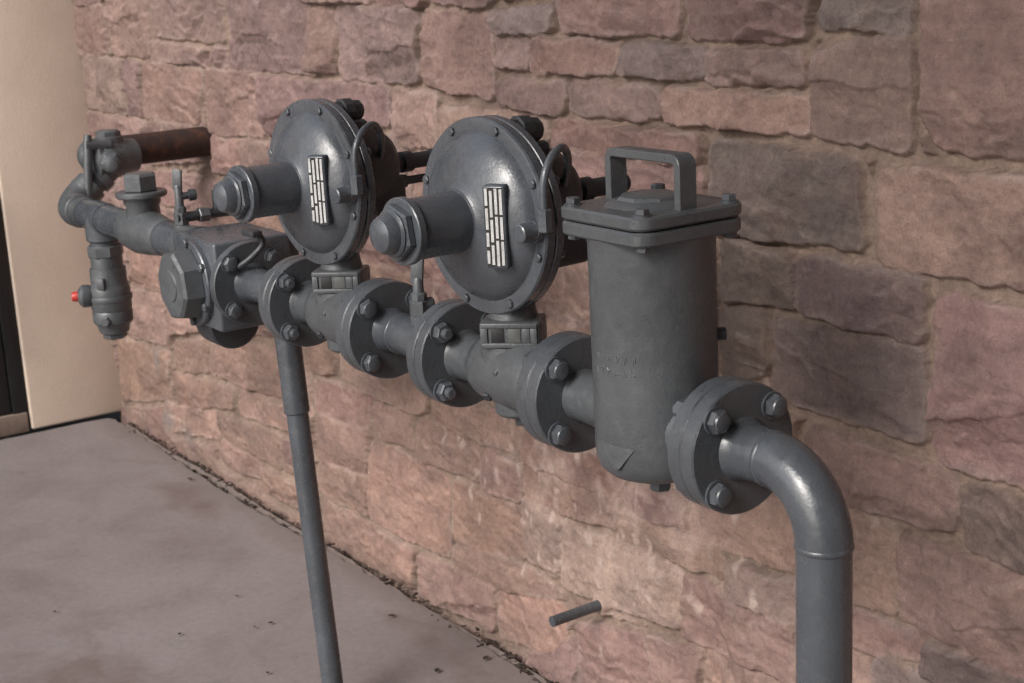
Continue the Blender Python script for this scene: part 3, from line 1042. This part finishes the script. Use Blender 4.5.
# ---- regulators
def make_regulator(name, label, group):
    t = thing(name, label, 'regulator', (0, 0, 0), group)
    # valve body
    b = B()
    lathe(b, [(-.1185, .0385), (-.112, .0345), (-.072, .0335), (-.062, .0350), (-.056, .0430), (-.040, .0470), (.015, .0500), (.060, .0490), (.094, .0455), (.100, .0425), (.118, .0420)], 'X', (0, 0, 0), 48)
    lathe(b, [(.02, .044), (.042, .042)], 'Z', (0, 0, 0), 40)
    lathe(b, [(-.020, .036), (-.052, .034), (-.056, .030)], 'Z', (.012, 0, 0), 32)
    # cast rib where the seat bore turns up
    box(b, (.010, .060, .030), (.030, -.020, .020), .004, Matrix.Rotation(rad(38), 4, 'X'))
    bd = obj('valve_body', b, CAST, t, 40)
    b = B()
    hexa(b, .040, .056, .0075, (.35, -.9, -.62), (-.02, 0, 0), .001, 6)
    obj('plug', b, DARK, bd)
    b = B()
    hexa(b, .060, .076, .0095, 'Z', (.020, -.004, -.130), .001, 6)
    obj('plug', b, DARK, bd)
    flange(t, -.1382, -.1182, bolt_face=None)
    fl = [c for c in t.children if c.name.startswith('flange')][-1]
    flange(t, .1162, .1382)
    # union box under the diaphragm with a small tag on its face
    R45 = Matrix.Rotation(rad(45), 4, 'Z')
    b = B()
    box(b, (.082, .058, .036), (.012, -.004, .060), .004, R45, 3)
    lathe(b, [(.078, .034), (.100, .030)], 'Z', (0, .004, 0), 36)
    ub = obj('union_box', b, CAST, t)
    n = Vector((1, -1, 0)).normalized(); w = Vector((1, 1, 0)).normalized()
    f0 = Vector((.012, -.004, .060)) + n * .0290
    b = B()
    for zz in (.0135, -.0135):
        box(b, (.076, .003, .007), f0 + Vector((0, 0, zz)) + n * .0012, .0012, R45)
    for ww in (-.034, .033):
        box(b, (.009, .003, .0199), f0 + w * ww + n * .0012, .0008, R45)
    obj('tag_frame', b, CAST, ub)
    b = B(); box(b, (.018, .0015, .019), f0 + w * -.016, .0004, R45); obj('tag', b, LBLACK, ub)
    b = B(); box(b, (.017, .0022, .019), f0 + w * .0065, .0004, R45); obj('tag', b, TAN, ub)
    b = B(); box(b, (.010, .0026, .019), f0 + w * .0225, .0004, R45); obj('tag', b, CAST, ub)
    # diaphragm case, facing away from the wall
    zc = .222
    def L(bm, prof, seg=72, ph=0.0, x=0.0, z=zc):
        lathe(bm, [(-a, r) for a, r in prof], 'Y', (x, 0, z), seg, ph)
    FRNT = -.034
    def LL(bm, prof, seg=72, ph=0.0, x=0.0, z=zc, caps=True):
        lathe(bm, prof, 'Y', (x, 0, z), seg, ph, caps)
    b = B()
    LL(b, [(-.0155, .1290), (-.0170, .1315), (-.0290, .1318), (-.0318, .1300), (-.0325, .1270), (-.0325, .1140), (-.0322, .1125), (-.0370, .1095), (-.0430, .1050), (-.0500, .0960), (-.0580, .0830), (-.0650, .0690), (-.0700, .0560), (-.0725, .0490), (-.0760, .0440)], 96)
    case = obj('front_case', b, CASE, t, 24)
    for k in range(8):
        a = rad(22.5 + 45 * k + 3)
        b = B()
        hexa(b, -.0005, .0045, .0064, (0, -1, 0), (.1222 * math.cos(a), -.0325, zc + .1222 * math.sin(a)), .0008, 6, rs.uniform(0, 1))
        hexa(b, 0, .0065, .0075, (0, 1, 0), (.1222 * math.cos(a), .0005, zc + .1222 * math.sin(a)), .0008, 6, rs.uniform(0, 1))
        lathe(b, [(-.034, .004), (.002, .004)], 'Y', (.1222 * math.cos(a), 0, zc + .1222 * math.sin(a)), 10)
        obj('case_bolt', b, BOLT, case)
    b = B()
    LL(b, [(-.0140, .1290), (-.0125, .1312), (-.0020, .1312), (.0005, .1290), (.0010, .1160), (.0060, .1100), (.0200, .0980), (.0320, .0800), (.0370, .0680), (.0400, .0620)], 96)
    LL(b, [(-.0158, .1268), (-.0137, .1268)], 96)
    back = obj('back_case', b, CASE, t, 24)
    b = B()
    LL(b, [(.036, .072), (.062, .070), (.088, .062), (.106, .048), (.116, .034), (.122, .022)], 40, z=zc + .016)
    box(b, (.084, .076, .078), (.010, .078, zc - .040), .010, None, 3)
    LL(b, [(.030, .026), (.060, .026), (.062, .020)], 6, .2, x=-.020, z=zc - .088)
    pl = obj('pilot_housing', b, DARK, back)
    b = B()
    LL(b, [(.108, .0155), (.124, .0155), (.126, .0120), (.140, .0120), (.142, .0175), (.160, .0175), (.162, .0132), (.230, .0132), (.2305, .0115)], 20, z=zc + .012)
    LL(b, [(.205, .0170), (.222, .0170), (.2235, .015)], 6, z=zc + .012)
    obj('vent_pipe', b, DARK, t)
    b = B()
    LL(b, [(.085, .0105), (.130, .0105), (.131, .0070), (.200, .0070)], 16, x=.018, z=zc - .016)
    LL(b, [(.120, .0115), (.135, .0115)], 6, x=.018, z=zc - .016)
    obj('sensing_pipe', b, DARK, t)
    b = B()
    LL(b, [(-.006, .017), (.018, .017), (.019, .021), (.036, .021), (.037, .017), (.052, .0165), (.056, .013)], 10, x=.020, z=zc + .108)
    LL(b, [(.0, .010), (.044, .010), (.046, .008)], 8, x=.046, z=zc + .086)
    obj('vent_cap', b, DARK, back)
    # spring bonnet
    b = B()
    LL(b, [(-.0650, .0470), (-.0735, .0440), (-.0770, .0408), (-.1520, .0398), (-.1530, .0432), (-.1545, .0440), (-.1630, .0440), (-.1645, .0425)], 56)
    bn = obj('bonnet', b, CASE, t, 28)
    b = B()
    LL(b, [(-.1635, .0340), (-.1660, .0372), (-.1740, .0372), (-.1765, .0345)], 6, .35)
    LL(b, [(-.1760, .0300), (-.1785, .0312), (-.1810, .0290)], 36)
    LL(b, [(-.1805, .0262), (-.1900, .0250), (-.1965, .0215), (-.2005, .0150), (-.2020, .0080), (-.2022, .0)], 40)
    obj('bonnet_cap', b, CASE, bn, 30)
    # data plate on a cast pad, right of the bonnet
    a = rad(27)
    Rz = Matrix.Rotation(a, 4, 'Z')
    c0 = Vector((.0740, -.0685, zc - .001))
    nn = Vector((math.sin(a), -math.cos(a), 0)); ww = Vector((math.cos(a), math.sin(a), 0))
    b = B()
    box(b, (.0315, .042, .108), c0 - nn * .0195, .004, Rz, 3)
    pad = obj('plate_pad', b, CASE, case)
    b = B()
    box(b, (.0250, .0012, .1020), c0 + nn * .0010, .0003, Rz, 1)
    pt = obj('data_plate', b, LBLACK, t)
    # four columns of white print fields broken by black bars
    cols = [(-.0122, (0, .22, .255, .53, .57, .75, .80, .97)), (-.0042, (.03, .37, .40, .69, .73, .985)),
            (.0042, (0, .33, .36, .64, .67, 1)), (.0124, (.01, .335, .365, .655, .68, .99))]
    for cx, br in cols:
        b = B()
        for k in range(0, len(br) - 1, 2):
            z1_ = .050 - .100 * br[k]; z0_ = .050 - .100 * br[k + 1]
            box(b, (.0040, .0009, z1_ - z0_), c0 + nn * .0017 + ww * cx * .82 + Vector((0, 0, (z0_ + z1_) / 2)), .0002, Rz, 1)
            # fine unreadable print
        obj('print_field', b, LWHITE, pt)
    # side boss and static line
    b = B()
    LL(b, [(-.0010, .0150), (-.0400, .0140), (-.0500, .0128), (-.0640, .0124), (-.0655, .0105)], 28, x=.1160, z=zc - .006)
    LL(b, [(-.044, .0160), (-.022, .0160)], 6, x=.1160, z=zc - .006)
    obj('side_boss', b, CASE, case)
    b = B()
    hexa(b, -.008, .022, .0105, 'Z', (.133, -.036, zc + .002), .0015, 6)
    tube(b, smooth_path([(.133, -.036, zc + .020), (.133, -.035, zc + .050), (.133, -.030, zc + .070), (.129, -.014, zc + .088), (.118, .012, zc + .094), (.100, .036, zc + .080), (.080, .052, zc + .056), (.060, .060, zc + .030), (.048, .066, zc + .02)], 6), .0054, 12)
    obj('static_line', b, CASE, t)
    T = Matrix.Translation((-.012, 0, -.006)) @ Matrix.Rotation(rad(5.5), 4, 'Z')
    for ch in t.children:
        if ch.name.split('.')[0] in ('front_case', 'back_case', 'vent_pipe', 'sensing_pipe', 'bonnet', 'data_plate', 'static_line'):
            ch.data.transform(T)
            for g in ch.children:
                g.data.transform(T)
    return t

reg = make_regulator('pressure_regulator', 'grey diaphragm regulator nearest the strainer, the larger of the two discs', 'round pressure regulators on the gas run')
X2 = -.5838
reg.location = (X2, YP, ZP)

def dup(root, loc, label, group):
    r = root.copy(); COL.objects.link(r); r.location = loc; r['label'] = label; r['group'] = group
    for ch in list(root.children):
        c = ch.copy(); COL.objects.link(c); c.parent = r
        for g in ch.children:
            d = g.copy(); COL.objects.link(d); d.parent = c
    return r
X1 = -1.0765
reg1 = dup(reg, (X1, YP, ZP), 'grey diaphragm regulator farther along the run, beside the block-shaped meter', 'round pressure regulators on the gas run')

# ---- spools
def spool(label, xa, xb, group, beads, stud_a):
    """pipe between flanges; xa = left (far) end face, xb = right end"""
    xm = (xa + xb) / 2
    t = thing('spool_pipe', label, 'pipe', (xm, YP, ZP), group)
    a, c = xa - xm, xb - xm
    b = B()
    lathe(b, [(a + .018, .0385), (a + .024, .0345), (a + .036, .0312), (a + .040, R2), (c - .040, R2), (c - .036, .0312), (c - .024, .0345), (c - .018, .0385)], 'X', (0, 0, 0), 48)
    obj('pipe', b, PIPE, t)
    for s in beads:
        b = B(); bead(b, 'X', (0, 0, 0), s); obj('weld_bead', b, PIPE, t, 60)
    return t, a, c
sp1, a, c = spool('short grey flanged pipe between the two round regulators', -.937, -.724, 'short flanged pipes in the run', (-.055, .055), 0)
flange(sp1, a, a + .022, bolt_face=1, back=a - .022 - .001)
flange(sp1, c - .020, c)
# studs of the joint between spool and near regulator sit on the regulator's flange
def add_bolts(fl_owner, xface, back, stud=True):
    fl = flange_of[fl_owner]
flange_objs = [ch for ch in reg.children if ch.name.startswith('flange')]
def joint_bolts(fl, xface, xback):
    for k in range(4):
        an = rad(45 + 90 * k)
        yy, zz = .0603 * math.cos(an), .0603 * math.sin(an)
        b = B(); ph = rs.uniform(0, 1)
        lathe(b, [(-.001, .0165), (.0022, .0165), (.0026, .0160)], 'X', (xface, yy, zz), 20)
        hexa(b, .0024, .0155, .0142, 'X', (xface, yy, zz), .0016, 6, ph)
        lathe(b, [(.0150, .0078), (.0235, .0078), (.0250, .0058)], 'X', (xface, yy, zz), 16)
        hexa(b, 0, .0130, .0140, (-1, 0, 0), (xback, yy, zz), .0014, 6, ph)
        lathe(b, [(-.002, .0079), (abs(xface - xback) + .003, .0079)], (-1, 0, 0), (xface, yy, zz), 12)
        obj('bolt', b, BOLT, fl)
for rg in (reg, reg1):
    fls = [ch for ch in rg.children if ch.name.startswith('flange')]
    left = min(fls, key=lambda o: min(v.co.x for v in o.data.vertices))
    joint_bolts(left, -.1182, -.1602)
sp2, a, c = spool('short grey flanged pipe between the far regulator and the block-shaped meter', -1.440, -1.2165, 'short flanged pipes in the run', (.05,), 0)
flange(sp2, a, a + .020, bolt_face=1)
flange(sp2, c - .020, c)

# ---- sampling cock on the spool
def needle_valve(label, loc, h, knob, group):
    t = thing('needle_valve', label, 'valve', loc, group)
    b = B()
    lathe(b, [(-.006, .0150), (.010, .0150), (.0115, .0105)], 'Z', (0, 0, 0), 20)
    hexa(b, .010, .034, .0150, 'Z', (0, 0, 0), .0015, 6, .3)
    hexa(b, .033, .046, .0125, 'Z', (0, 0, 0), .0015, 8, .1)
    lathe(b, [(.045, .0085), (h - .034, .0080), (h - .03, .006)], 'Z', (0, 0, 0), 16)
    obj('body', b, CAST, t)
    b = B()
    box(b, (.020, .0075, .042), (0, 0, h - .020), .003, Matrix.Rotation(rad(40), 4, 'Z') @ Matrix.Rotation(rad(6), 4, 'Y'), 2)
    obj('lever', b, CAST, t)
    b = B()
    lathe(b, [(.0, .0075), (knob, .0070), (knob + .001, .0115), (knob + .014, .0115), (knob + .016, .009)], (.25, .97, .05), (0, 0, h * .55 if knob > .015 else .024), 14)
    obj('knob', b, DARK, t)
    return t
needle_valve('small grey cock standing on the short pipe between the regulators', (-.827, YP, ZP + .028), .098, .006, 'small grey cocks on the run')

# ---- meter block
mx = -1.55
met = thing('gas_meter', 'squat grey block meter with bolted octagonal end cover and flange', 'meter', (mx, YP, ZP))
b = B()
box(b, (.196, .150, .164), (.002, .018, -.006), .006, None, 3)
box(b, (.150, .040, .140), (.002, .105, -.006), .010, None, 3)
obj('housing', b, CASE, met)
b = B()
lathe(b, [(-.054, .0780), (-.0565, .0800), (-.066, .0800), (-.0685, .0780)], 'Y', (.004, 0, -.006), 64)
cv = obj('end_cover', b, CASE, met)
b = B()
lathe(b, [(-.0670, .0660), (-.070, .0680), (-.102, .0650), (-.1075, .0600)], 'Y', (.004, 0, -.007), 8, rad(14))
lathe(b, [(-.1065, .030), (-.110, .028)], 'Y', (.004, 0, -.007), 24)
obj('cover_cap', b, CAST, cv)
for k in range(6):
    an = rad(30 + 60 * k)
    b = B()
    hexa(b, .0670, .0750, .0085, (0, -1, 0), (.004 + .0735 * math.cos(an), 0, -.006 + .0735 * math.sin(an)), .001, 6, k * .3)
    obj('cover_bolt', b, BOLT, cv)
b = B()
lathe(b, disc_prof(-.060, .010, .052, .004), 'X', (.02, 0, -.088), 48)
obj('sump', b, DARK, met)
b = B()
lathe(b, [(-.096, .044), (-.150, .040), (-.175, .036), (-.20, .0305)], 'X', (0, 0, .034), 40)
obj('outlet_nozzle', b, CAST, met)
# sensing lines over the block
tb = thing('sensing_tube', 'thin grey tubes lying over the top of the block-shaped meter', 'tube', (-1.56, YP, .852))
b = B()
tube(b, smooth_path([(-.172, -.010, .000), (-.172, .10, .000), (-.170, .160, .000), (-.15, .176, .000), (-.02, .176, -.010), (.12, .177, -.022)], 5), .0100, 14)
obj('tube', b, DARK, tb)
b = B()
tube(b, [(-.172, .075, .0), (-.172, .075, .045)], .0080, 12)
obj('tube_stub', b, DARK, tb)
b = B()
box(b, (.050, .020, .012), (.165, -.005, .010), .003)
tube(b, smooth_path([(.17, .000, .014), (.175, .010, -.01), (.165, -.012, -.035), (.150, -.03, -.05)], 5), .0058, 12)
obj('drip_tube', b, DARK, tb)
b = B()
hexa(b, -.010, .012, .0150, 'Y', (-.172, .045, .000), .001, 6)
obj('compression_nut', b, CASE, tb)

# ---- outlet line
OZ = .800
ol = thing('outlet_pipe', 'grey outlet pipe at the far left with capped tee and rounded elbow', 'pipe', (-1.75, YP, OZ))
b = B()
lathe(b, [(.02, .0335), (-.08, .0335), (-.61, .0330)], 'X', (0, 0, 0), 40)
obj('pipe', b, PIPE, ol)
b = B()
lathe(b, [(-.075, .0345), (-.085, .0385), (-.11, .0400), (-.15, .0450), (-.20, .0480), (-.25, .0440), (-.275, .0380), (-.282, .0340)], 'X', (0, 0, 0), 40)
lathe(b, [(.02, .036), (.055, .034), (.060, .038), (.072, .038), (.074, .030)], 'Z', (-.19, 0, 0), 32)
tee = obj('tee', b, CAST, ol, 45)
b = B()
lathe(b, [(.073, .050), (.076, .0525), (.082, .0525), (.085, .0500)], 'Z', (-.19, 0, 0), 40)
hexa(b, .084, .122, .0365, 'Z', (-.19, 0, 0), .004, 6, .15)
obj('plug_cap', b, CAST, tee)
b = B()
lathe(b, [(-.585, .0330), (-.59, .0385), (-.625, .0385)], 'X', (0, 0, 0), 36)
D = Vector((0, .80, .60)).normalized()
ctr = Vector((-.625, 0, 0))
pts = []
for k in range(15):
    t = PI / 2 * k / 14
    pts.append(ctr + Vector((-.050 * math.sin(t), 0, 0)) + D * (.050 * (1 - math.cos(t))))
tube(b, pts, .0375, 36)
e0 = pts[-1]
tube(b, [e0 - D * .004, e0 + D * .026, e0 + D * .027], [.0385, .0385, .0365], 36)
tube(b, [e0 + D * .040, e0 + D * .062, e0 + D * .064], [.0380, .0380, .035], 8)
lathe(b, [(-.540, .0345), (-.575, .0345), (-.578, .033)], 'X', (0, 0, 0), 32)
obj('elbow', b, CAST, ol, 45)
b = B()
tube(b, [e0 + D * .02, e0 + D * .085], .0302, 32)
obj('nipple', b, PIPE, ol)
vstart = Vector((-1.75, YP, OZ)) + e0 + D * .075
# branch going down
b = B()
lathe(b, [(-.005, .0315), (-.085, .0315)], 'Z', (-.455, 0, 0), 36)
lathe(b, [(.004, .0375), (-.030, .0390), (-.048, .0385), (-.052, .034)], 'Z', (-.455, 0, 0), 32)
lathe(b, [(-.040, .0345), (-.034, .0355), (.034, .0355), (.040, .0345)], 'X', (-.455, 0, 0), 32)
obj('branch', b, PIPE, ol)

# ---- relief valve hanging on the branch
rv = thing('relief_valve', 'grey cylindrical valve hanging under the outlet pipe with red-tipped side port', 'valve', (-2.205, YP, OZ - .062))
b = B()
lathe(b, [(-.055, .0350), (-.006, .0350), (.0, .0335)][::-1], 'Z', (0, 0, 0), 36)
lathe(b, [(-.050, .0395), (-.054, .0400), (-.088, .0400), (-.094, .0430), (-.099, .0445), (-.142, .0445), (-.146, .0425), (-.150, .0445), (-.172, .0440), (-.182, .0360), (-.196, .0330), (-.200, .0280)], 'Z', (0, 0, 0), 40)
hexa(b, .196, .212, .0270, (0, 0, -1), (0, 0, 0), .002, 6, .2)
hexa(b, -.002, .026, .0400, (0, 0, -1), (0, 0, 0), .003, 8, .1)
lathe(b, [(-.112, .0465), (-.115, .0475), (-.121, .0475), (-.124, .0465)], 'Z', (0, 0, 0), 40)
hexa(b, .0, .052, .012, (.75, -.65, 0), (0, 0, -.165), .002, 6)
obj('body', b, CAST, rv, 35)
b = B()
box(b, (.016, .018, .026), (.030, -.028, -.080), .003, Matrix.Rotation(rad(-45), 4, 'Z'))
obj('side_tab', b, CAST, rv)
AX = Vector((-.35, -.93, .03)).normalized()
b = B()
lathe(b, [(.030, .0150), (.040, .0150), (.041, .0220), (.047, .0255), (.060, .0255), (.067, .0200), (.071, .0120)], AX, (0, 0, -.112), 24)
pt_ = obj('side_port', b, CAST, rv)
b = B()
lathe(b, [(.070, .0115), (.080, .0110), (.084, .0085), (.0845, .002)], AX, (0, 0, -.112), 18)
obj('red_cap', b, RED, pt_)

# ---- shut-off valve up at the wall pipe
VC = Vector((-2.43, -.262, .902))
sv = thing('shutoff_valve', 'grey lever valve joining the far elbow to the rusty wall pipe', 'valve', VC)
vs_ = vstart - VC
b = B()
tube(b, [vs_, vs_ * .55, vs_ * .40, vs_ * .1], [.0365, .0365, .043, .046], 32)
lathe(b, [(-.052, .020), (-.046, .034), (-.030, .0440), (.0, .0480), (.026, .0440), (.042, .0400), (.055, .0400), (.058, .0360)], (-.15, .985, 0), (0, 0, 0), 40)
lathe(b, [(.0, .036), (.050, .034), (.052, .030)], 'Z', (.0, -.004, 0), 32)
hexa(b, -.012, .040, .030, 'X', (.0, -.01, .01), .003, 8)
lathe(b, [(-.058, .030), (-.050, .046), (-.044, .0465), (-.038, .044)], (-.15, .985, 0), (0, 0, 0), 8)
hexa(b, .048, .066, .030, 'Z', (.0, -.004, 0), .003, 8, .2)
lathe(b, [(.040, .014), (.062, .014), (.064, .010)], (-.7, -.6, .3), (0, 0, 0), 8)
tube(b, [vs_ * .80, vs_ * .66, vs_ * .655], [.0405, .0405, .037], 8)
lathe(b, [(.0, .038), (.050, .040), (.066, .037), (.078, .026), (.082, .012)], (-.75, -.62, .05), (0, 0, .004), 28)
obj('body', b, CAST, sv, 40)
b = B()
lathe(b, [(.036, .0260), (.062, .0260), (.064, .0200), (.086, .0190), (.088, .0145), (.110, .0135), (.112, .009)], (.88, -.30, -.12), (0, -.004, .006), 24)
hexa(b, .064, .080, .0235, (.88, -.30, -.12), (0, -.004, .006), .002, 6)
obj('packing_nut', b, CAST, sv)
b = B()
tube(b, [(.030, -.062, .062), (.031, -.066, .040), (.034, -.074, -.030), (.036, -.080, -.088)], [.0085, .0105, .0100, .0095], 14)
lathe(b, [(-.014, .009), (-.006, .0145), (.006, .0145), (.014, .009)], 'Z', (.036, -.080, -.092), 18)
lathe(b, [(0, .013), (.06, .013)], Vector((0, 1, -.1)), (.030, -.072, .040), 14)
obj('lever', b, CAST, sv)

# ---- rusty pipe from the wall into the valve
rp = thing('rusty_pipe', 'dark rust-brown pipe stub coming out of the stone wall to the far valve', 'pipe', (-2.525, -.01, .905))
b = B()
lathe(b, [(-.24, .0375), (.05, .0375)], (-.04, 1, 0), (0, 0, 0), 40)
obj('pipe', b, RUST, rp)
b = B()
lathe(b, [(-.245, .0425), (-.228, .0425), (-.226, .038)], (-.04, 1, 0), (0, 0, 0), 40)
obj('collar', b, RUST2, rp)

needle_valve('slim grey cock on top of the outlet pipe between plugged tee and meter', (-1.735, YP, OZ + .028), .118, .018, 'small grey cocks on the run')

# ---- support post
sp = thing('support_post', 'slightly leaning grey post holding up the pipe run from the slab', 'post', (-1.226, -.382, 0))
top = Vector((-1.300 + 1.226, .002, .735))
b = B()
tube(b, [(0, 0, .006), top * .80], .0195, 32)
obj('post', b, PIPE, sp)
b = B()
k0 = .755
tube(b, [top * (k0 - .004), top * k0, top * 1.0], [.0205, .0226, .0228], 32)
obj('sleeve', b, PIPE, sp)
b = B()
box(b, (.10, .10, .006), (0, 0, .0035), .001)
obj('base_plate', b, CASE, sp)

# ---- cut-off pipe stub low in the wall
ps = thing('pipe_stub', 'short cut-off grey pipe poking from the stone wall near the slab', 'pipe', (-.931, 0, .193))
b = B()
ax = Vector((.0, -1, -.012)).normalized()
pts = [Vector((0, .03, .003)) + ax * 0, ax * .142]
tube(b, [(0, .03, .001), ax * .098, ax * .0975, ax * .078, ax * .077], [.0096, .0096, .0074, .0072, .001], 24)
obj('pipe', b, PIPE, ps)

# ------------------------------------------------------------------ light blockers added outside the frame to shade the right of the wall
pr = thing('shade_slab', 'flat dark slab added unseen above the near end of the stone wall for shade', 'roof', (1.0, -1.07, 2.72))
b = B()
box(b, (3.8, 2.14, .16), (0, 0, .08), .008)
obj('shade_deck', b, BLOCKER, pr)
b = B()
box(b, (3.9, .05, .30), (0, -1.098, .05), .006)
obj('shade_lip', b, BLOCKER, pr)
pw = thing('shade_panel', 'upright dark panel added unseen past the near end to block light', 'wall', (2.75, 0, 0))  # unseen panel added to cut light from the near side
b = B()
box(b, (.24, 4.4, 2.70), (.0, -2.25, 1.352), .008)
obj('wall_panel', b, BLOCKER, pw)

# ------------------------------------------------------------------ camera, light, sky
cam = bpy.data.cameras.new('camera')
co = link(bpy.data.objects.new('camera', cam))
r_ = Vector((0.56034, 0.826716, -0.05059)); u_ = Vector((-0.173817, 0.177091, 0.968724)); d_ = Vector((-0.809819, 0.534022, -0.242929))
M = Matrix(((r_.x, u_.x, -d_.x), (r_.y, u_.y, -d_.y), (r_.z, u_.z, -d_.z))).to_4x4()
M.translation = Vector((1.100654, -1.490299, 1.313039))
co.matrix_world = M
cam.sensor_width = 36
cam.lens = 1533.582 / 1024 * 36
cam.clip_start = .05
cam.clip_end = 500
cam.dof.use_dof = True
cam.dof.focus_distance = 2.0
cam.dof.aperture_fstop = 11
SC.camera = co

SUN_DIR = Vector((.17, -.77, .60)).normalized()     # towards the light
sun = bpy.data.lights.new('sun', 'SUN')
so = link(bpy.data.objects.new('sun', sun))
sun.energy = 1.5
sun.angle = rad(26)
sun.color = (1, .955, .91)
so.rotation_euler = (-SUN_DIR).to_track_quat('-Z', 'Y').to_euler()

w = bpy.data.worlds.new('World')
SC.world = w
w.use_nodes = True
nt = w.node_tree
sky = nt.nodes.new('ShaderNodeTexSky')
sky.sky_type = 'NISHITA'
sky.sun_disc = False
el = math.asin(SUN_DIR.z)
sky.sun_elevation = el
sky.sun_rotation = math.atan2(SUN_DIR.x, SUN_DIR.y)
sky.air_density = 1.0
sky.dust_density = 3.0
hs = nt.nodes.new('ShaderNodeHueSaturation')
hs.inputs['Saturation'].default_value = .45
nt.links.new(sky.outputs[0], hs.inputs['Color'])
bg = nt.nodes['Background']
nt.links.new(hs.outputs[0], bg.inputs['Color'])
bg.inputs['Strength'].default_value = .14
SC.cycles.use_denoising = True
SC.cycles.filter_width = 1.25
SC.view_settings.view_transform = 'Standard'
SC.view_settings.look = 'None'
SC.view_settings.exposure = 0.76
SC.view_settings.gamma = 1
SC.view_settings.use_curve_mapping = False
